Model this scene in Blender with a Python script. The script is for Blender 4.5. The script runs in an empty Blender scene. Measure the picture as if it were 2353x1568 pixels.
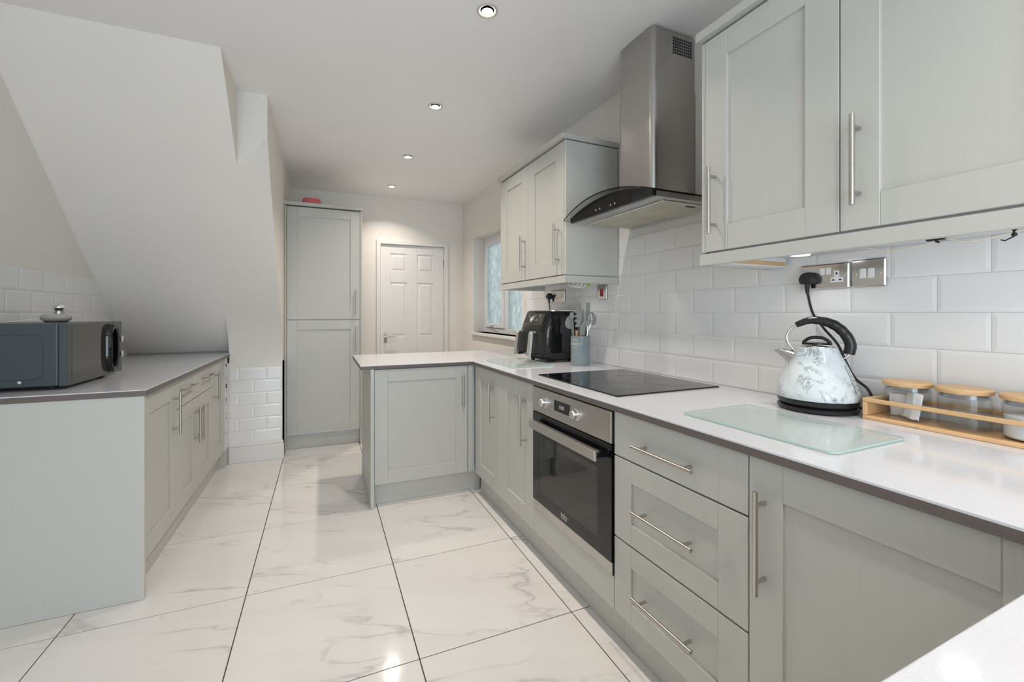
import bpy, bmesh, math, random
from mathutils import Vector, Matrix
random.seed(7)
S = bpy.context.scene
COL = S.collection
PI = math.pi

# ------------------------------------------------------------------ camera
FW = 2353.0
F_PX, CX_PX, HY_PX, CAM_H = 984.0, 1149.0, 719.3, 1.2
cam_d = bpy.data.cameras.new('camera')
cam = bpy.data.objects.new('camera', cam_d); COL.objects.link(cam)
cam_d.sensor_width = 36.0
cam_d.lens = 36.0 * F_PX / FW
cam_d.shift_x = (1176.5 - CX_PX) / FW
cam_d.shift_y = -(784.0 - HY_PX) / FW
cam_d.clip_start = 0.02
cam.location = (0, 0, CAM_H)
cam.rotation_euler = (PI / 2, 0, -math.atan((CX_PX - 742.0) / F_PX))
S.camera = cam

# ------------------------------------------------------------------ world, daylight, exposure
W = bpy.data.worlds.new('world'); S.world = W; W.use_nodes = True
bgn = W.node_tree.nodes['Background']
bgn.inputs[0].default_value = (0.77, 0.83, 0.87, 1)
bgn.inputs[1].default_value = 1.0

def area_light(name, loc, rot, sx, sy, watts, col, spread=PI):
    d = bpy.data.lights.new(name, 'AREA'); d.shape = 'RECTANGLE'; d.size = sx; d.size_y = sy
    d.energy = watts; d.color = col; d.spread = spread
    o = bpy.data.objects.new(name, d); COL.objects.link(o); o.location = loc; o.rotation_euler = rot
    return o
# added fill standing for daylight from behind, at an invented, unseen opening
area_light('daylight_fill_behind', (-0.25, -2.62, 1.12), (PI / 2, 0, 0), 2.1, 2.0, 74.0, (0.70, 0.85, 1.0))
SPOT_W = 6.3
SPOT_COL = (1.0, 0.90, 0.80)
vs = S.view_settings
vs.view_transform = 'Standard'; vs.look = 'None'; vs.gamma = 1.0; vs.use_curve_mapping = False
vs.exposure = 0.0
S.cycles.max_bounces = 5; S.cycles.diffuse_bounces = 4; S.cycles.glossy_bounces = 4; S.cycles.transmission_bounces = 5; S.cycles.transparent_max_bounces = 10
S.cycles.caustics_reflective = False; S.cycles.caustics_refractive = False
S.cycles.use_adaptive_sampling = True; S.cycles.adaptive_threshold = 0.08

# ------------------------------------------------------------------ frames: the right-hand run stands 1.1 degrees off the tile grid
RA = math.radians(1.1); PIV = Vector((0.92, 2.71, 0))
def R2W(v):
    q = Vector(v) - PIV; c, s = math.cos(RA), math.sin(RA)
    return Vector((PIV.x + c * q.x - s * q.y, PIV.y + s * q.x + c * q.y, q.z))

# ------------------------------------------------------------------ materials
def srgb(r, g, b):
    f = lambda c: (c / 255 / 12.92) if c / 255 <= 0.04045 else ((c / 255 + 0.055) / 1.055) ** 2.4
    return (f(r), f(g), f(b), 1)
class NT:
    def __init__(s, name):
        s.m = bpy.data.materials.new(name); s.m.use_nodes = True
        s.t = s.m.node_tree; s.b = s.t.nodes['Principled BSDF']; s.out = s.t.nodes['Material Output']
    def n(s, typ, **kw):
        nd = s.t.nodes.new(typ)
        for k, v in kw.items(): setattr(nd, k, v)
        return nd
    def l(s, a, b): s.t.links.new(a, b)
    def math(s, op, a, b=None, clamp=False):
        nd = s.n('ShaderNodeMath', operation=op); nd.use_clamp = clamp
        for i, v in enumerate((a, b)):
            if v is None: continue
            if isinstance(v, (int, float)): nd.inputs[i].default_value = v
            else: s.l(v, nd.inputs[i])
        return nd.outputs[0]
    def coords(s, scale=(1, 1, 1), rot=(0, 0, 0), jitter=False, pre=0.0):
        tc = s.n('ShaderNodeTexCoord'); src = tc.outputs['Object']
        if pre:
            m0 = s.n('ShaderNodeMapping'); s.l(src, m0.inputs[0]); m0.inputs['Rotation'].default_value = (0, 0, pre); src = m0.outputs[0]
        if jitter:
            oi = s.n('ShaderNodeObjectInfo'); vm = s.n('ShaderNodeVectorMath', operation='SCALE')
            cb = s.n('ShaderNodeCombineXYZ')
            s.l(oi.outputs['Random'], cb.inputs[0]); s.l(oi.outputs['Random'], cb.inputs[1])
            cb.inputs[2].default_value = 0.3
            s.l(cb.outputs[0], vm.inputs[0]); vm.inputs['Scale'].default_value = 37.0
            ad = s.n('ShaderNodeVectorMath', operation='ADD'); s.l(src, ad.inputs[0]); s.l(vm.outputs[0], ad.inputs[1]); src = ad.outputs[0]
        mp = s.n('ShaderNodeMapping'); s.l(src, mp.inputs[0])
        mp.inputs['Scale'].default_value = scale; mp.inputs['Rotation'].default_value = rot
        return mp.outputs[0]
    def noise(s, vec, scale, detail=3, rough=0.5, dist=0.0):
        nd = s.n('ShaderNodeTexNoise'); s.l(vec, nd.inputs['Vector'])
        nd.inputs['Scale'].default_value = scale; nd.inputs['Detail'].default_value = detail
        nd.inputs['Roughness'].default_value = rough; nd.inputs['Distortion'].default_value = dist
        return nd.outputs['Fac']
    def ramp(s, fac, stops):
        nd = s.n('ShaderNodeValToRGB'); s.l(fac, nd.inputs[0]); cr = nd.color_ramp
        while len(cr.elements) < len(stops): cr.elements.new(0.5)
        for e, (p, c) in zip(cr.elements, stops): e.position = p; e.color = c if len(c) == 4 else (*c, 1)
        return nd.outputs[0]
    def bump(s, h, strength, dist=0.001):
        nd = s.n('ShaderNodeBump'); nd.inputs['Strength'].default_value = strength; nd.inputs['Distance'].default_value = dist
        s.l(h, nd.inputs['Height']); s.l(nd.outputs[0], s.b.inputs['Normal'])
    def set(s, **kw):
        for k, v in kw.items(): s.b.inputs[k].default_value = v
        return s
M = {}
def plain(key, col, rough=0.5, metal=0.0, var=0.03, scale=6, bump=0.0, bscale=200, **kw):
    t = NT(key); c = col
    f = t.noise(t.coords(), scale, 4)
    lo = tuple(max(0, x * (1 - var)) for x in c[:3]); hi = tuple(min(1, x * (1 + var)) for x in c[:3])
    t.l(t.ramp(f, [(0.3, lo), (0.7, hi)]), t.b.inputs['Base Color'])
    t.set(Roughness=rough, Metallic=metal, **kw)
    if bump: t.bump(t.noise(t.coords(), bscale, 2), bump)
    M[key] = t.m; return t
plain('wall_paint', srgb(235, 230, 223), 0.7, var=0.012, scale=2, bump=0.06, bscale=90)
plain('ceiling_paint', srgb(244, 242, 240), 0.75, var=0.01, scale=2, bump=0.05, bscale=80)
plain('gloss_white', srgb(232, 229, 226), 0.35, var=0.012)
plain('upvc', srgb(235, 236, 238), 0.3, var=0.01)
plain('ceramic', srgb(238, 237, 235), 0.16, var=0.015, scale=4, **{'Coat Weight': 0.25, 'Coat Roughness': 0.05})
plain('wall_grout', srgb(222, 219, 215), 0.85, var=0.04)
plain('floor_grout', srgb(78, 66, 56), 0.9, var=0.1, scale=30)
plain('edging', srgb(102, 93, 89), 0.4, var=0.04, scale=20)
plain('carcass_white', srgb(225, 226, 228), 0.45)
plain('black_gloss', (0.006, 0.006, 0.007, 1), 0.06, var=0.1)
plain('black_plastic', (0.010, 0.010, 0.011, 1), 0.28, var=0.1)
plain('black_matt', (0.014, 0.014, 0.014, 1), 0.6, var=0.1)
plain('white_plastic', srgb(238, 238, 238), 0.3, var=0.01)
plain('chrome', (0.80, 0.78, 0.76, 1), 0.12, 1.0, var=0.03)
plain('brass_dull', srgb(150, 130, 105), 0.4, 1.0)
plain('red_lens', srgb(170, 40, 38), 0.3)
plain('pink_plastic', srgb(222, 112, 108), 0.45)
plain('terracotta_grip', srgb(205, 130, 110), 0.5)
plain('silicone_grey', srgb(148, 151, 144), 0.55, var=0.05)
plain('silicone_green', srgb(140, 146, 130), 0.55, var=0.05)
plain('speaker_grey', srgb(178, 174, 168), 0.7, var=0.05, bump=0.15, bscale=900)
plain('enamel_grey', srgb(138, 150, 154), 0.22, var=0.02)
plain('microwave_grey', srgb(62, 70, 74), 0.32, var=0.06, scale=3)
plain('microwave_panel', srgb(70, 76, 80), 0.25, var=0.04)
plain('microwave_glass', (0.045, 0.042, 0.038, 1), 0.05, var=0.05, Metallic=0.0) if False else plain('microwave_glass', (0.10, 0.095, 0.085, 1), 0.06, 0.55, var=0.05)
plain('paper_white', srgb(236, 237, 238), 0.8, var=0.03, scale=20, bump=0.3, bscale=120)
plain('sugar', srgb(240, 240, 240), 0.9, var=0.02, bump=0.5, bscale=1500)
plain('green_tag', srgb(150, 215, 40), 0.5)
plain('cable_cream', srgb(232, 228, 214), 0.5)
plain('print_white', srgb(205, 205, 202), 0.5)
plain('print_grey', srgb(120, 112, 104), 0.5)
plain('filter_mesh', srgb(196, 190, 172), 0.5, 0.35, var=0.12, scale=8, bump=0.2, bscale=700)
plain('hole_dark', (0.012, 0.012, 0.014, 1), 0.7)
plain('oven_cavity', (0.03, 0.03, 0.03, 1), 0.4)

def make_cab():
    t = NT('sage_cabinet')
    v = t.coords(scale=(140, 140, 5))
    g = t.noise(v, 1.0, 4, 0.6)
    c = srgb(194, 193, 186)[:3]
    t.l(t.ramp(g, [(0.25, tuple(x * 0.975 for x in c)), (0.75, tuple(x * 1.015 for x in c))]), t.b.inputs['Base Color'])
    t.set(Roughness=0.42); t.bump(g, 0.06, 0.0006)
    M['cab'] = t.m
make_cab()
plain('satin_nickel', srgb(208, 200, 192), 0.35, 0.25)
def make_marble():
    t = NT('marble_tile')
    v = t.coords(scale=(0.62, 2.3, 1.0), pre=0.34, jitter=True)
    n1 = t.noise(v, 1.9, 7, 0.50, 0.35)
    a1 = t.math('ABSOLUTE', t.math('SUBTRACT', n1, 0.5))
    v2 = t.coords(scale=(0.9, 1.7, 1.0), pre=0.34, jitter=True)
    n2 = t.noise(v2, 1.7, 4, 0.55, 0.3)
    n3 = t.noise(v2, 3.4, 6, 0.6, 0.8); a3 = t.math('ABSOLUTE', t.math('SUBTRACT', n3, 0.52))
    thin = t.ramp(a1, [(0.0, (1, 1, 1)), (0.007, (0.6, 0.6, 0.6)), (0.016, (0, 0, 0))])
    wide = t.ramp(a1, [(0.0, (1, 1, 1)), (0.030, (0.75, 0.75, 0.75)), (0.042, (0, 0, 0))])
    hair = t.ramp(a3, [(0.0, (1, 1, 1)), (0.008, (0, 0, 0))])
    msk = t.ramp(n2, [(0.44, (0, 0, 0)), (0.58, (1, 1, 1))])
    mskw = t.ramp(n2, [(0.52, (0, 0, 0)), (0.70, (1, 1, 1))])
    fine = t.noise(v, 16, 4, 0.65)
    s1 = t.math('MULTIPLY', thin, msk); s2 = t.math('MULTIPLY', t.math('MULTIPLY', wide, mskw), fine); s3 = t.math('MULTIPLY', hair, mskw)
    k = t.math('ADD', t.math('ADD', t.math('MULTIPLY', s1, 0.34), t.math('MULTIPLY', s2, 0.30)), t.math('MULTIPLY', s3, 0.22), True)
    base = t.ramp(t.noise(v, 3, 3), [(0.3, srgb(224, 220, 216)), (0.7, srgb(230, 227, 223))])
    mx = t.n('ShaderNodeMix', data_type='RGBA'); t.l(k, mx.inputs['Factor']); t.l(base, mx.inputs['A']); mx.inputs['B'].default_value = srgb(140, 135, 133)
    t.l(mx.outputs['Result'], t.b.inputs['Base Color'])
    t.set(Roughness=0.10); t.b.inputs['Specular IOR Level'].default_value = 0.42
    M['marble'] = t.m
make_marble()
def make_quartz():
    t = NT('white_quartz')
    f = t.noise(t.coords(), 700, 2)
    t.l(t.ramp(f, [(0.30, srgb(212, 212, 216)), (0.60, srgb(220, 220, 224)), (0.78, srgb(229, 229, 233))]), t.b.inputs['Base Color'])
    t.set(Roughness=0.09); M['quartz'] = t.m
make_quartz()
def make_steel(key, col, rough, scale, b=0.05):
    t = NT(key); g = t.noise(t.coords(scale=scale), 1.0, 4, 0.65)
    t.l(t.ramp(g, [(0.3, tuple(x * 0.93 for x in col)), (0.7, tuple(min(1, x * 1.05) for x in col))]), t.b.inputs['Base Color'])
    t.set(Roughness=rough, Metallic=1.0); t.bump(g, b, 0.0005); M[key] = t.m
make_steel('steel', (0.47, 0.45, 0.43), 0.27, (900, 900, 6))
make_steel('steel_h', (0.55, 0.525, 0.50), 0.30, (900, 6, 900))
make_steel('nickel', (0.56, 0.52, 0.475), 0.30, (500, 500, 500), 0.02)
make_steel('silver', (0.78, 0.77, 0.76), 0.25, (300, 300, 300), 0.02)
def make_wood(key, c0, c1, scale):
    t = NT(key); g = t.noise(t.coords(scale=scale), 1.0, 5, 0.6, 0.4)
    t.l(t.ramp(g, [(0.3, srgb(*c0)), (0.7, srgb(*c1))]), t.b.inputs['Base Color']); t.set(Roughness=0.45); t.bump(g, 0.05); M[key] = t.m
make_wood('bamboo', (214, 168, 116), (232, 194, 146), (160, 12, 160))
make_wood('beech', (196, 146, 96), (214, 168, 118), (200, 200, 20))
make_wood('chipboard', (196, 158, 112), (222, 188, 140), (300, 300, 300))
def make_glass(key, col, rough, ior=1.45, trans=1.0):
    t = NT(key); t.set(**{'Base Color': col, 'Roughness': rough, 'IOR': ior, 'Transmission Weight': trans}); M[key] = t.m; return t
make_glass('hood_glass', (0.86, 0.90, 0.88, 1), 0.0)
def make_thin(key, tint, mix, rough=0.03):
    # thin clear pane: transparent body with a Fresnel gloss
    t = NT(key); t.t.nodes.remove(t.b)
    tr = t.n('ShaderNodeBsdfTransparent'); tr.inputs[0].default_value = tint
    gl = t.n('ShaderNodeBsdfGlossy'); gl.inputs['Roughness'].default_value = rough
    lw = t.n('ShaderNodeLayerWeight'); lw.inputs['Blend'].default_value = 0.5
    fac = t.math('ADD', t.math('MULTIPLY', t.math('POWER', lw.outputs['Facing'], 4.0), 0.5), (mix - 1) / 6, True)
    ms = t.n('ShaderNodeMixShader'); t.l(fac, ms.inputs[0]); t.l(tr.outputs[0], ms.inputs[1]); t.l(gl.outputs[0], ms.inputs[2])
    t.l(ms.outputs[0], t.out.inputs[0]); M[key] = t.m
make_thin('jar_glass', (0.985, 0.99, 0.99, 1), 1.10)
make_thin('oven_glass', (0.30, 0.29, 0.28, 1), 1.7)
make_thin('water_window', (0.82, 0.84, 0.86, 1), 1.45, 0.15)
def make_board():
    t = NT('board_glass'); f = t.noise(t.coords(), 260, 2)
    t.l(t.ramp(f, [(0.35, srgb(214, 227, 222)), (0.65, srgb(224, 235, 231))]), t.b.inputs['Base Color'])
    t.set(Roughness=0.07, Alpha=0.42, **{'Coat Weight': 0.4}); M['board'] = t.m
    t = NT('board_edge'); t.set(**{'Base Color': srgb(178, 210, 202), 'Roughness': 0.1}); M['board_edge'] = t.m
make_board()
def make_obscure():
    t = NT('obscure_glass'); t.t.nodes.remove(t.b)
    v = t.coords(scale=(26, 26, 13), rot=(0.5, 0, 0)); n = t.noise(v, 1.0, 2, 0.5, 1.2)
    bp = t.n('ShaderNodeBump'); bp.inputs['Strength'].default_value = 0.9; bp.inputs['Distance'].default_value = 0.006; t.l(n, bp.inputs['Height'])
    tr = t.n('ShaderNodeBsdfTransparent'); t.l(t.ramp(n, [(0.3, (0.55, 0.64, 0.66)), (0.66, (0.97, 1.0, 0.98))]), tr.inputs[0])
    tl = t.n('ShaderNodeBsdfTranslucent'); tl.inputs[0].default_value = (0.85, 0.9, 0.88, 1)
    gl = t.n('ShaderNodeBsdfGlossy'); gl.inputs['Roughness'].default_value = 0.12
    for x in (tl, gl): t.l(bp.outputs[0], x.inputs['Normal'])
    m1 = t.n('ShaderNodeMixShader'); m1.inputs[0].default_value = 0.35; t.l(tr.outputs[0], m1.inputs[1]); t.l(tl.outputs[0], m1.inputs[2])
    m2 = t.n('ShaderNodeMixShader'); m2.inputs[0].default_value = 0.08; t.l(m1.outputs[0], m2.inputs[1]); t.l(gl.outputs[0], m2.inputs[2])
    t.l(m2.outputs[0], t.out.inputs[0]); M['obscure'] = t.m
make_obscure()
def make_emit(key, col, st):
    t = NT(key); t.set(**{'Emission Color': (*col, 1), 'Emission Strength': st}); M[key] = t.m
make_emit('bulb', (1.0, 0.95, 0.88), 14.0)
make_emit('puck', (1.0, 0.98, 0.95), 6.0)
make_emit('display', (0.55, 0.60, 0.75), 0.06)
def make_kettle():
    t = NT('kettle_marble'); v = t.coords(scale=(1, 1, 1))
    n1 = t.noise(v, 13, 8, 0.66, 1.0); a1 = t.math('ABSOLUTE', t.math('SUBTRACT', n1, 0.5))
    thin = t.ramp(a1, [(0.0, (1, 1, 1)), (0.034, (0, 0, 0))])
    msk = t.ramp(t.noise(v, 8, 3), [(0.38, (0.12, 0.12, 0.12)), (0.56, (1, 1, 1))])
    k = t.math('MULTIPLY', t.math('MULTIPLY', thin, msk), 0.85)
    mx = t.n('ShaderNodeMix', data_type='RGBA'); t.l(k, mx.inputs['Factor']); mx.inputs['A'].default_value = srgb(222, 230, 232); mx.inputs['B'].default_value = srgb(70, 76, 84)
    t.l(mx.outputs['Result'], t.b.inputs['Base Color']); t.set(Roughness=0.08); M['kettle'] = t.m
make_kettle()

# ------------------------------------------------------------------ mesh helpers
class B:
    def __init__(s): s.bm = bmesh.new()
    def _merge(s, b2):
        me = bpy.data.meshes.new('tmp'); b2.to_mesh(me); b2.free(); s.bm.from_mesh(me); bpy.data.meshes.remove(me)
    def box(s, x0, x1, y0, y1, z0, z1, bev=0.0, seg=1):
        x0, x1 = sorted((x0, x1)); y0, y1 = sorted((y0, y1)); z0, z1 = sorted((z0, z1))
        b = bmesh.new(); bmesh.ops.create_cube(b, size=1.0)
        for v in b.verts:
            v.co = Vector(((x0 + x1) / 2 + v.co.x * (x1 - x0), (y0 + y1) / 2 + v.co.y * (y1 - y0), (z0 + z1) / 2 + v.co.z * (z1 - z0)))
        if bev > 0:
            bev = min(bev, 0.45 * min(x1 - x0, y1 - y0, z1 - z0))
            bmesh.ops.bevel(b, geom=b.edges[:], offset=bev, segments=seg, affect='EDGES', profile=0.5)
        s._merge(b); return s
    def faces(s, verts, faces):
        vv = [s.bm.verts.new(v) for v in verts]
        for f in faces: s.bm.faces.new([vv[i] for i in f])
        return s
    def prism(s, poly, z0, z1, bev=0.0):
        b = bmesh.new(); n = len(poly)
        lo = [b.verts.new((*p[:2], z0)) for p in poly]; hi = [b.verts.new((*p[:2], z1)) for p in poly]
        b.faces.new(lo[::-1]); top = b.faces.new(hi)
        for i in range(n): b.faces.new((lo[i], lo[(i + 1) % n], hi[(i + 1) % n], hi[i]))
        bmesh.ops.recalc_face_normals(b, faces=b.faces[:])
        if bev: bmesh.ops.bevel(b, geom=list(top.edges), offset=bev, segments=2, affect='EDGES', profile=0.5)
        s._merge(b); return s
    def rings(s, rings, cap=True, closed=True):
        b = bmesh.new(); vs = [[b.verts.new(p) for p in r] for r in rings]; n = len(rings[0])
        for a, c in zip(vs, vs[1:]):
            for i in range(n if closed else n - 1):
                j = (i + 1) % n; b.faces.new((a[i], a[j], c[j], c[i]))
        if cap: b.faces.new(vs[0][::-1]); b.faces.new(vs[-1])
        bmesh.ops.recalc_face_normals(b, faces=b.faces[:]); s._merge(b); return s
    def lathe(s, prof, c, seg=32, cap=True, ax='z', ell=(1, 1)):
        rr = []
        for r, h in prof:
            ring = []
            for i in range(seg):
                a = 2 * PI * i / seg; p, q = max(r, 1e-5) * math.cos(a) * ell[0], max(r, 1e-5) * math.sin(a) * ell[1]
                ring.append({'z': (c[0] + p, c[1] + q, c[2] + h), 'x': (c[0] + h, c[1] + p, c[2] + q), 'y': (c[0] + p, c[1] + h, c[2] + q)}[ax])
            rr.append(ring)
        return s.rings(rr, cap)
    def tube(s, pts, r, seg=10, cap=True):
        pts = [Vector(p) for p in pts]; rs = r if isinstance(r, (list, tuple)) else [r] * len(pts)
        rr = []; up = None
        for i, p in enumerate(pts):
            t = (pts[min(i + 1, len(pts) - 1)] - pts[max(i - 1, 0)]).normalized()
            if up is None: up = Vector((0, 0, 1)) if abs(t.z) < 0.9 else Vector((1, 0, 0))
            u = t.cross(up).normalized(); w = u.cross(t).normalized(); up = w
            rr.append([p + (u * math.cos(2 * PI * k / seg) + w * math.sin(2 * PI * k / seg)) * rs[i] for k in range(seg)])
        return s.rings(rr, cap)
    def build(s, name, mat, parent=None, base=None, run=None, smooth=False, label=None):
        me = bpy.data.meshes.new(name); org = ORG.get(parent.name, Vector()) if parent else Vector(base or (0, 0, 0))
        for v in s.bm.verts: v.co -= org
        s.bm.to_mesh(me); s.bm.free()
        me.materials.append(M[mat])
        if smooth:
            for p in me.polygons: p.use_smooth = True
            try: me.set_sharp_from_angle(angle=math.radians(38))
            except Exception: pass
        o = bpy.data.objects.new(name, me); COL.objects.link(o)
        if parent:
            o.parent = parent; ORG[o.name] = org
        else:
            place(o, org, run)
        if label: o['label'] = label
        return o
ORG = {}
def place(o, base, run):
    base = Vector(base); ORG[o.name] = base
    if run == 'R': o.location = R2W(base); o.rotation_euler = (0, 0, RA)
    else: o.location = base
def tag(o, label, cat, group=None):
    o['label'] = label; o['category'] = cat
    if group: o['group'] = group
    return o
def thing(name, label, cat, base, run=None, group=None):
    o = bpy.data.objects.new(name, None); COL.objects.link(o); o.empty_display_size = 0.05
    place(o, base, run); return tag(o, label, cat, group)
def struct(o): o['kind'] = 'structure'; return o
def spline(pts, n=8):
    P = [Vector(p) for p in pts]; P = [2 * P[0] - P[1]] + P + [2 * P[-1] - P[-2]]; out = []
    for i in range(1, len(P) - 2):
        for k in range(n):
            t = k / n; a, b, c, d = P[i - 1:i + 3]
            out.append(0.5 * ((2 * b) + (c - a) * t + (2 * a - 5 * b + 4 * c - d) * t * t + (3 * b - a - 3 * c + d) * t ** 3))
    out.append(P[-2]); return out
def text_obj(name, body, size, mat, parent, fn, align='CENTER', label=None, ext=0.0):
    cu = bpy.data.curves.new(name, 'FONT'); cu.body = body; cu.size = size; cu.align_x = align; cu.align_y = 'CENTER'; cu.resolution_u = 3
    t = bpy.data.objects.new(name, cu); COL.objects.link(t)
    dg = bpy.context.evaluated_depsgraph_get(); me = bpy.data.meshes.new_from_object(t.evaluated_get(dg))
    bpy.data.objects.remove(t); bpy.data.curves.remove(cu)
    org = ORG.get(parent.name, Vector())
    for v in me.vertices: v.co = Vector(fn(v.co.x, v.co.y)) - org
    me.materials.clear(); me.materials.append(M[mat]); me.name = name
    o = bpy.data.objects.new(name, me); COL.objects.link(o); o.parent = parent
    if label: o['label'] = label
    return o

# face mapping: (u along the front, w outward, z) boxes for fronts facing -x, +x, -y, +y
class Face:
    def __init__(s, ax, pos, sg): s.ax, s.p, s.s = ax, pos, sg
    def box(s, b, u0, u1, w0, w1, z0, z1, bev=0.0):
        a, c = s.p + s.s * w0, s.p + s.s * w1
        return b.box(a, c, u0, u1, z0, z1, bev) if s.ax == 'x' else b.box(u0, u1, a, c, z0, z1, bev)
    def pt(s, u, w, z): return (s.p + s.s * w, u, z) if s.ax == 'x' else (u, s.p + s.s * w, z)
def handle(parent, fc, u, z, length, vertical=True, w=0.034, r=0.0062):
    b = B(); h = length / 2
    if vertical:
        b.tube([fc.pt(u, w, z - h), fc.pt(u, w, z + h)], r, 12)
        for q in (-h + 0.032, h - 0.032): b.tube([fc.pt(u, 0.0005, z + q), fc.pt(u, w, z + q)], r * 0.82, 10)
    else:
        b.tube([fc.pt(u - h, w, z), fc.pt(u + h, w, z)], r, 12)
        for q in (-h + 0.032, h - 0.032): b.tube([fc.pt(u + q, 0.0005, z), fc.pt(u + q, w, z)], r * 0.82, 10)
    return b.build('handle', 'nickel', parent, smooth=True, label='brushed nickel bar handle')
def shaker(parent, fc, u0, u1, z0, z1, name='door', sw=0.088, rw=0.088, flat=False, g=0.0015):
    u0 += g; u1 -= g; z0 += g; z1 -= g; bv = 0.0016
    b = B(); fc.box(b, u0 + sw - 0.004, u1 - sw + 0.004, -0.02, 0.0 if flat else -0.0085, z0 + (rw - 0.004 if not flat else 0), z1 - (rw - 0.004 if not flat else 0), bv if flat else 0)
    d = b.build(name, 'cab', parent)
    for a, c in ((u0, u0 + sw), (u1 - sw, u1)):
        b = B(); fc.box(b, a, c, -0.02, 0, z0, z1, bv); b.build('stile', 'cab', d)
    if not flat:
        for a, c in ((z0, z0 + rw), (z1 - rw, z1)):
            b = B(); fc.box(b, u0 + sw, u1 - sw, -0.02, -0.0003, a, c, bv); b.build('rail', 'cab', d)
    return d

# ------------------------------------------------------------------ shell
ZC = 2.515; XL = -1.37; XS = -0.31; YF = 5.0; YB = -2.5; WX = 1.616; TX = 1.610
WT = 0.879; WB = 0.853
# floor: grout bed with individual marble tiles
fl = struct(B().box(-1.6, 1.95, YB - 0.1, YF + 0.1, -0.06, -0.0025).build('floor', 'floor_grout'))
p = 0.612
xs = [-1.526 + p * i for i in range(-1, 7)]; ys = [2.09 + p * j for j in range(-8, 6)]
cache = {}
for i in range(len(xs) - 1):
    for j in range(len(ys) - 1):
        x0, x1 = max(xs[i], -1.5), min(xs[i + 1], 1.85); y0, y1 = max(ys[j], YB), min(ys[j + 1], YF + 0.05)
        if x1 - x0 < 0.02 or y1 - y0 < 0.02: continue
        k = (round(x1 - x0, 3), round(y1 - y0, 3))
        if k not in cache:
            b = B().box(-k[0] / 2 + 0.0020, k[0] / 2 - 0.0020, -k[1] / 2 + 0.0020, k[1] / 2 - 0.0020, -0.004, 0.0, 0.0008)
            o = b.build('tile', 'marble', fl); cache[k] = o.data
            o.location = ((x0 + x1) / 2, (y0 + y1) / 2, 0)
        else:
            o = bpy.data.objects.new('tile', cache[k]); COL.objects.link(o); o.parent = fl; o.location = ((x0 + x1) / 2, (y0 + y1) / 2, 0)
# ceiling
struct(B().box(-1.6, 1.95, YB - 0.1, YF + 0.1, ZC, ZC + 0.1).build('ceiling', 'ceiling_paint'))
# walls
WY0, WY1, WZ0, WZ1 = 3.36, 4.593, 0.985, 2.045
b = B()
b.box(WX, WX + 0.22, YB, WY0, 0, ZC); b.box(WX, WX + 0.22, WY1, YF + 0.15, 0, ZC)
b.box(WX, WX + 0.22, WY0, WY1, 0, WZ0); b.box(WX, WX + 0.22, WY0, WY1, WZ1, ZC)
wall_r = struct(b.build('wall_right', 'wall_paint', base=(WX, 1.0, 0), run='R'))
DX0, DX1, DZ = 0.606, 1.34, 1.98
b = B(); b.box(XS - 0.2, DX0 - 0.01, YF, YF + 0.12, 0, ZC); b.box(DX1 + 0.01, 1.9, YF, YF + 0.12, 0, ZC); b.box(DX0 - 0.01, DX1 + 0.01, YF, YF + 0.12, DZ + 0.01, ZC)
wall_f = struct(b.build('wall_far', 'wall_paint'))
b = B(); b.box(XL - 0.12, XL, YB, YF, 0, ZC)
wall_l = struct(b.build('wall_left', 'wall_paint', base=(XL, 1.0, 0)))
# understairs: end wall, side wall and sloping soffit
wall_s = struct(B().box(-0.73, XS, 3.97, 4.15, 0, 0.80).build('wall_stair_end', 'wall_paint', base=(-0.5, 3.97, 0)))
def sofz(y): return 2.288 - 1.007 * (y - 2.71)
yt = 2.71 + (2.288 - ZC) / 1.007
YK, XK = 2.93, -0.468
b = B()
zk, z97, ybm = sofz(YK), sofz(3.97), 4.16
XW = -0.688
prof = []
for k in range(9):
    q = k / 8; p0, p1, p2 = (3.97, 0.80), (3.97, z97), (3.97 - .20, sofz(3.97 - .20))
    prof.append(((1 - q) ** 2 * p0[0] + 2 * q * (1 - q) * p1[0] + q * q * p2[0], (1 - q) ** 2 * p0[1] + 2 * q * (1 - q) * p1[1] + q * q * p2[1]))
yq, zq = prof[-1]
def addz(y): return 0.20 * max(0.0, (yq - y) / (yq - YK)) ** 1.6
n0 = 6; ups = [(yq + (YK - yq) * k / n0) for k in range(1, n0 + 1)]
V = [(XL - .05, yt, ZC), (XK, yt, ZC), (XK, YK, zk), (XW, YK, zk), (XW, yq, zq), (XW, ybm, sofz(ybm)), (XL - .05, ybm, sofz(ybm)), (XL - .05, YK, zk), (XW, yt, ZC)]
b.faces(V, [(6, 5, 4, 3, 7), (7, 3, 8, 0), (3, 2, 1, 8)])
# lower strip that rounds into the end wall
cols = [XW, XK, XS]
rows = [[(x, y, z) for x in cols] for y, z in prof] + [[(XW, y, sofz(y)), (XK, y, sofz(y)), (XS, y, sofz(y) + addz(y))] for y in ups]
VV = [p_ for r_ in rows for p_ in r_]; FF = []
for a in range(len(rows) - 1):
    for c in range(2): FF.append((a * 3 + c, a * 3 + c + 1, a * 3 + 4 + c, a * 3 + 3 + c))
b.faces(VV, FF)
edge = [r_[2] for r_ in rows]
b.faces([(XK, yt, ZC), (XK, YK, zk), (XK, YK, ZC)], [(0, 1, 2)])
b.faces([(XK, YK, zk), (XS, YK, zk + 0.20), (XS, YK, ZC), (XK, YK, ZC)], [(0, 1, 2, 3)])
side = edge[::-1] + [(XS, 3.97, 0), (XS, 5.0, 0), (XS, 5.0, ZC), (XS, YK, ZC)]
b.faces(side, [tuple(range(len(side)))])
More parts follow.
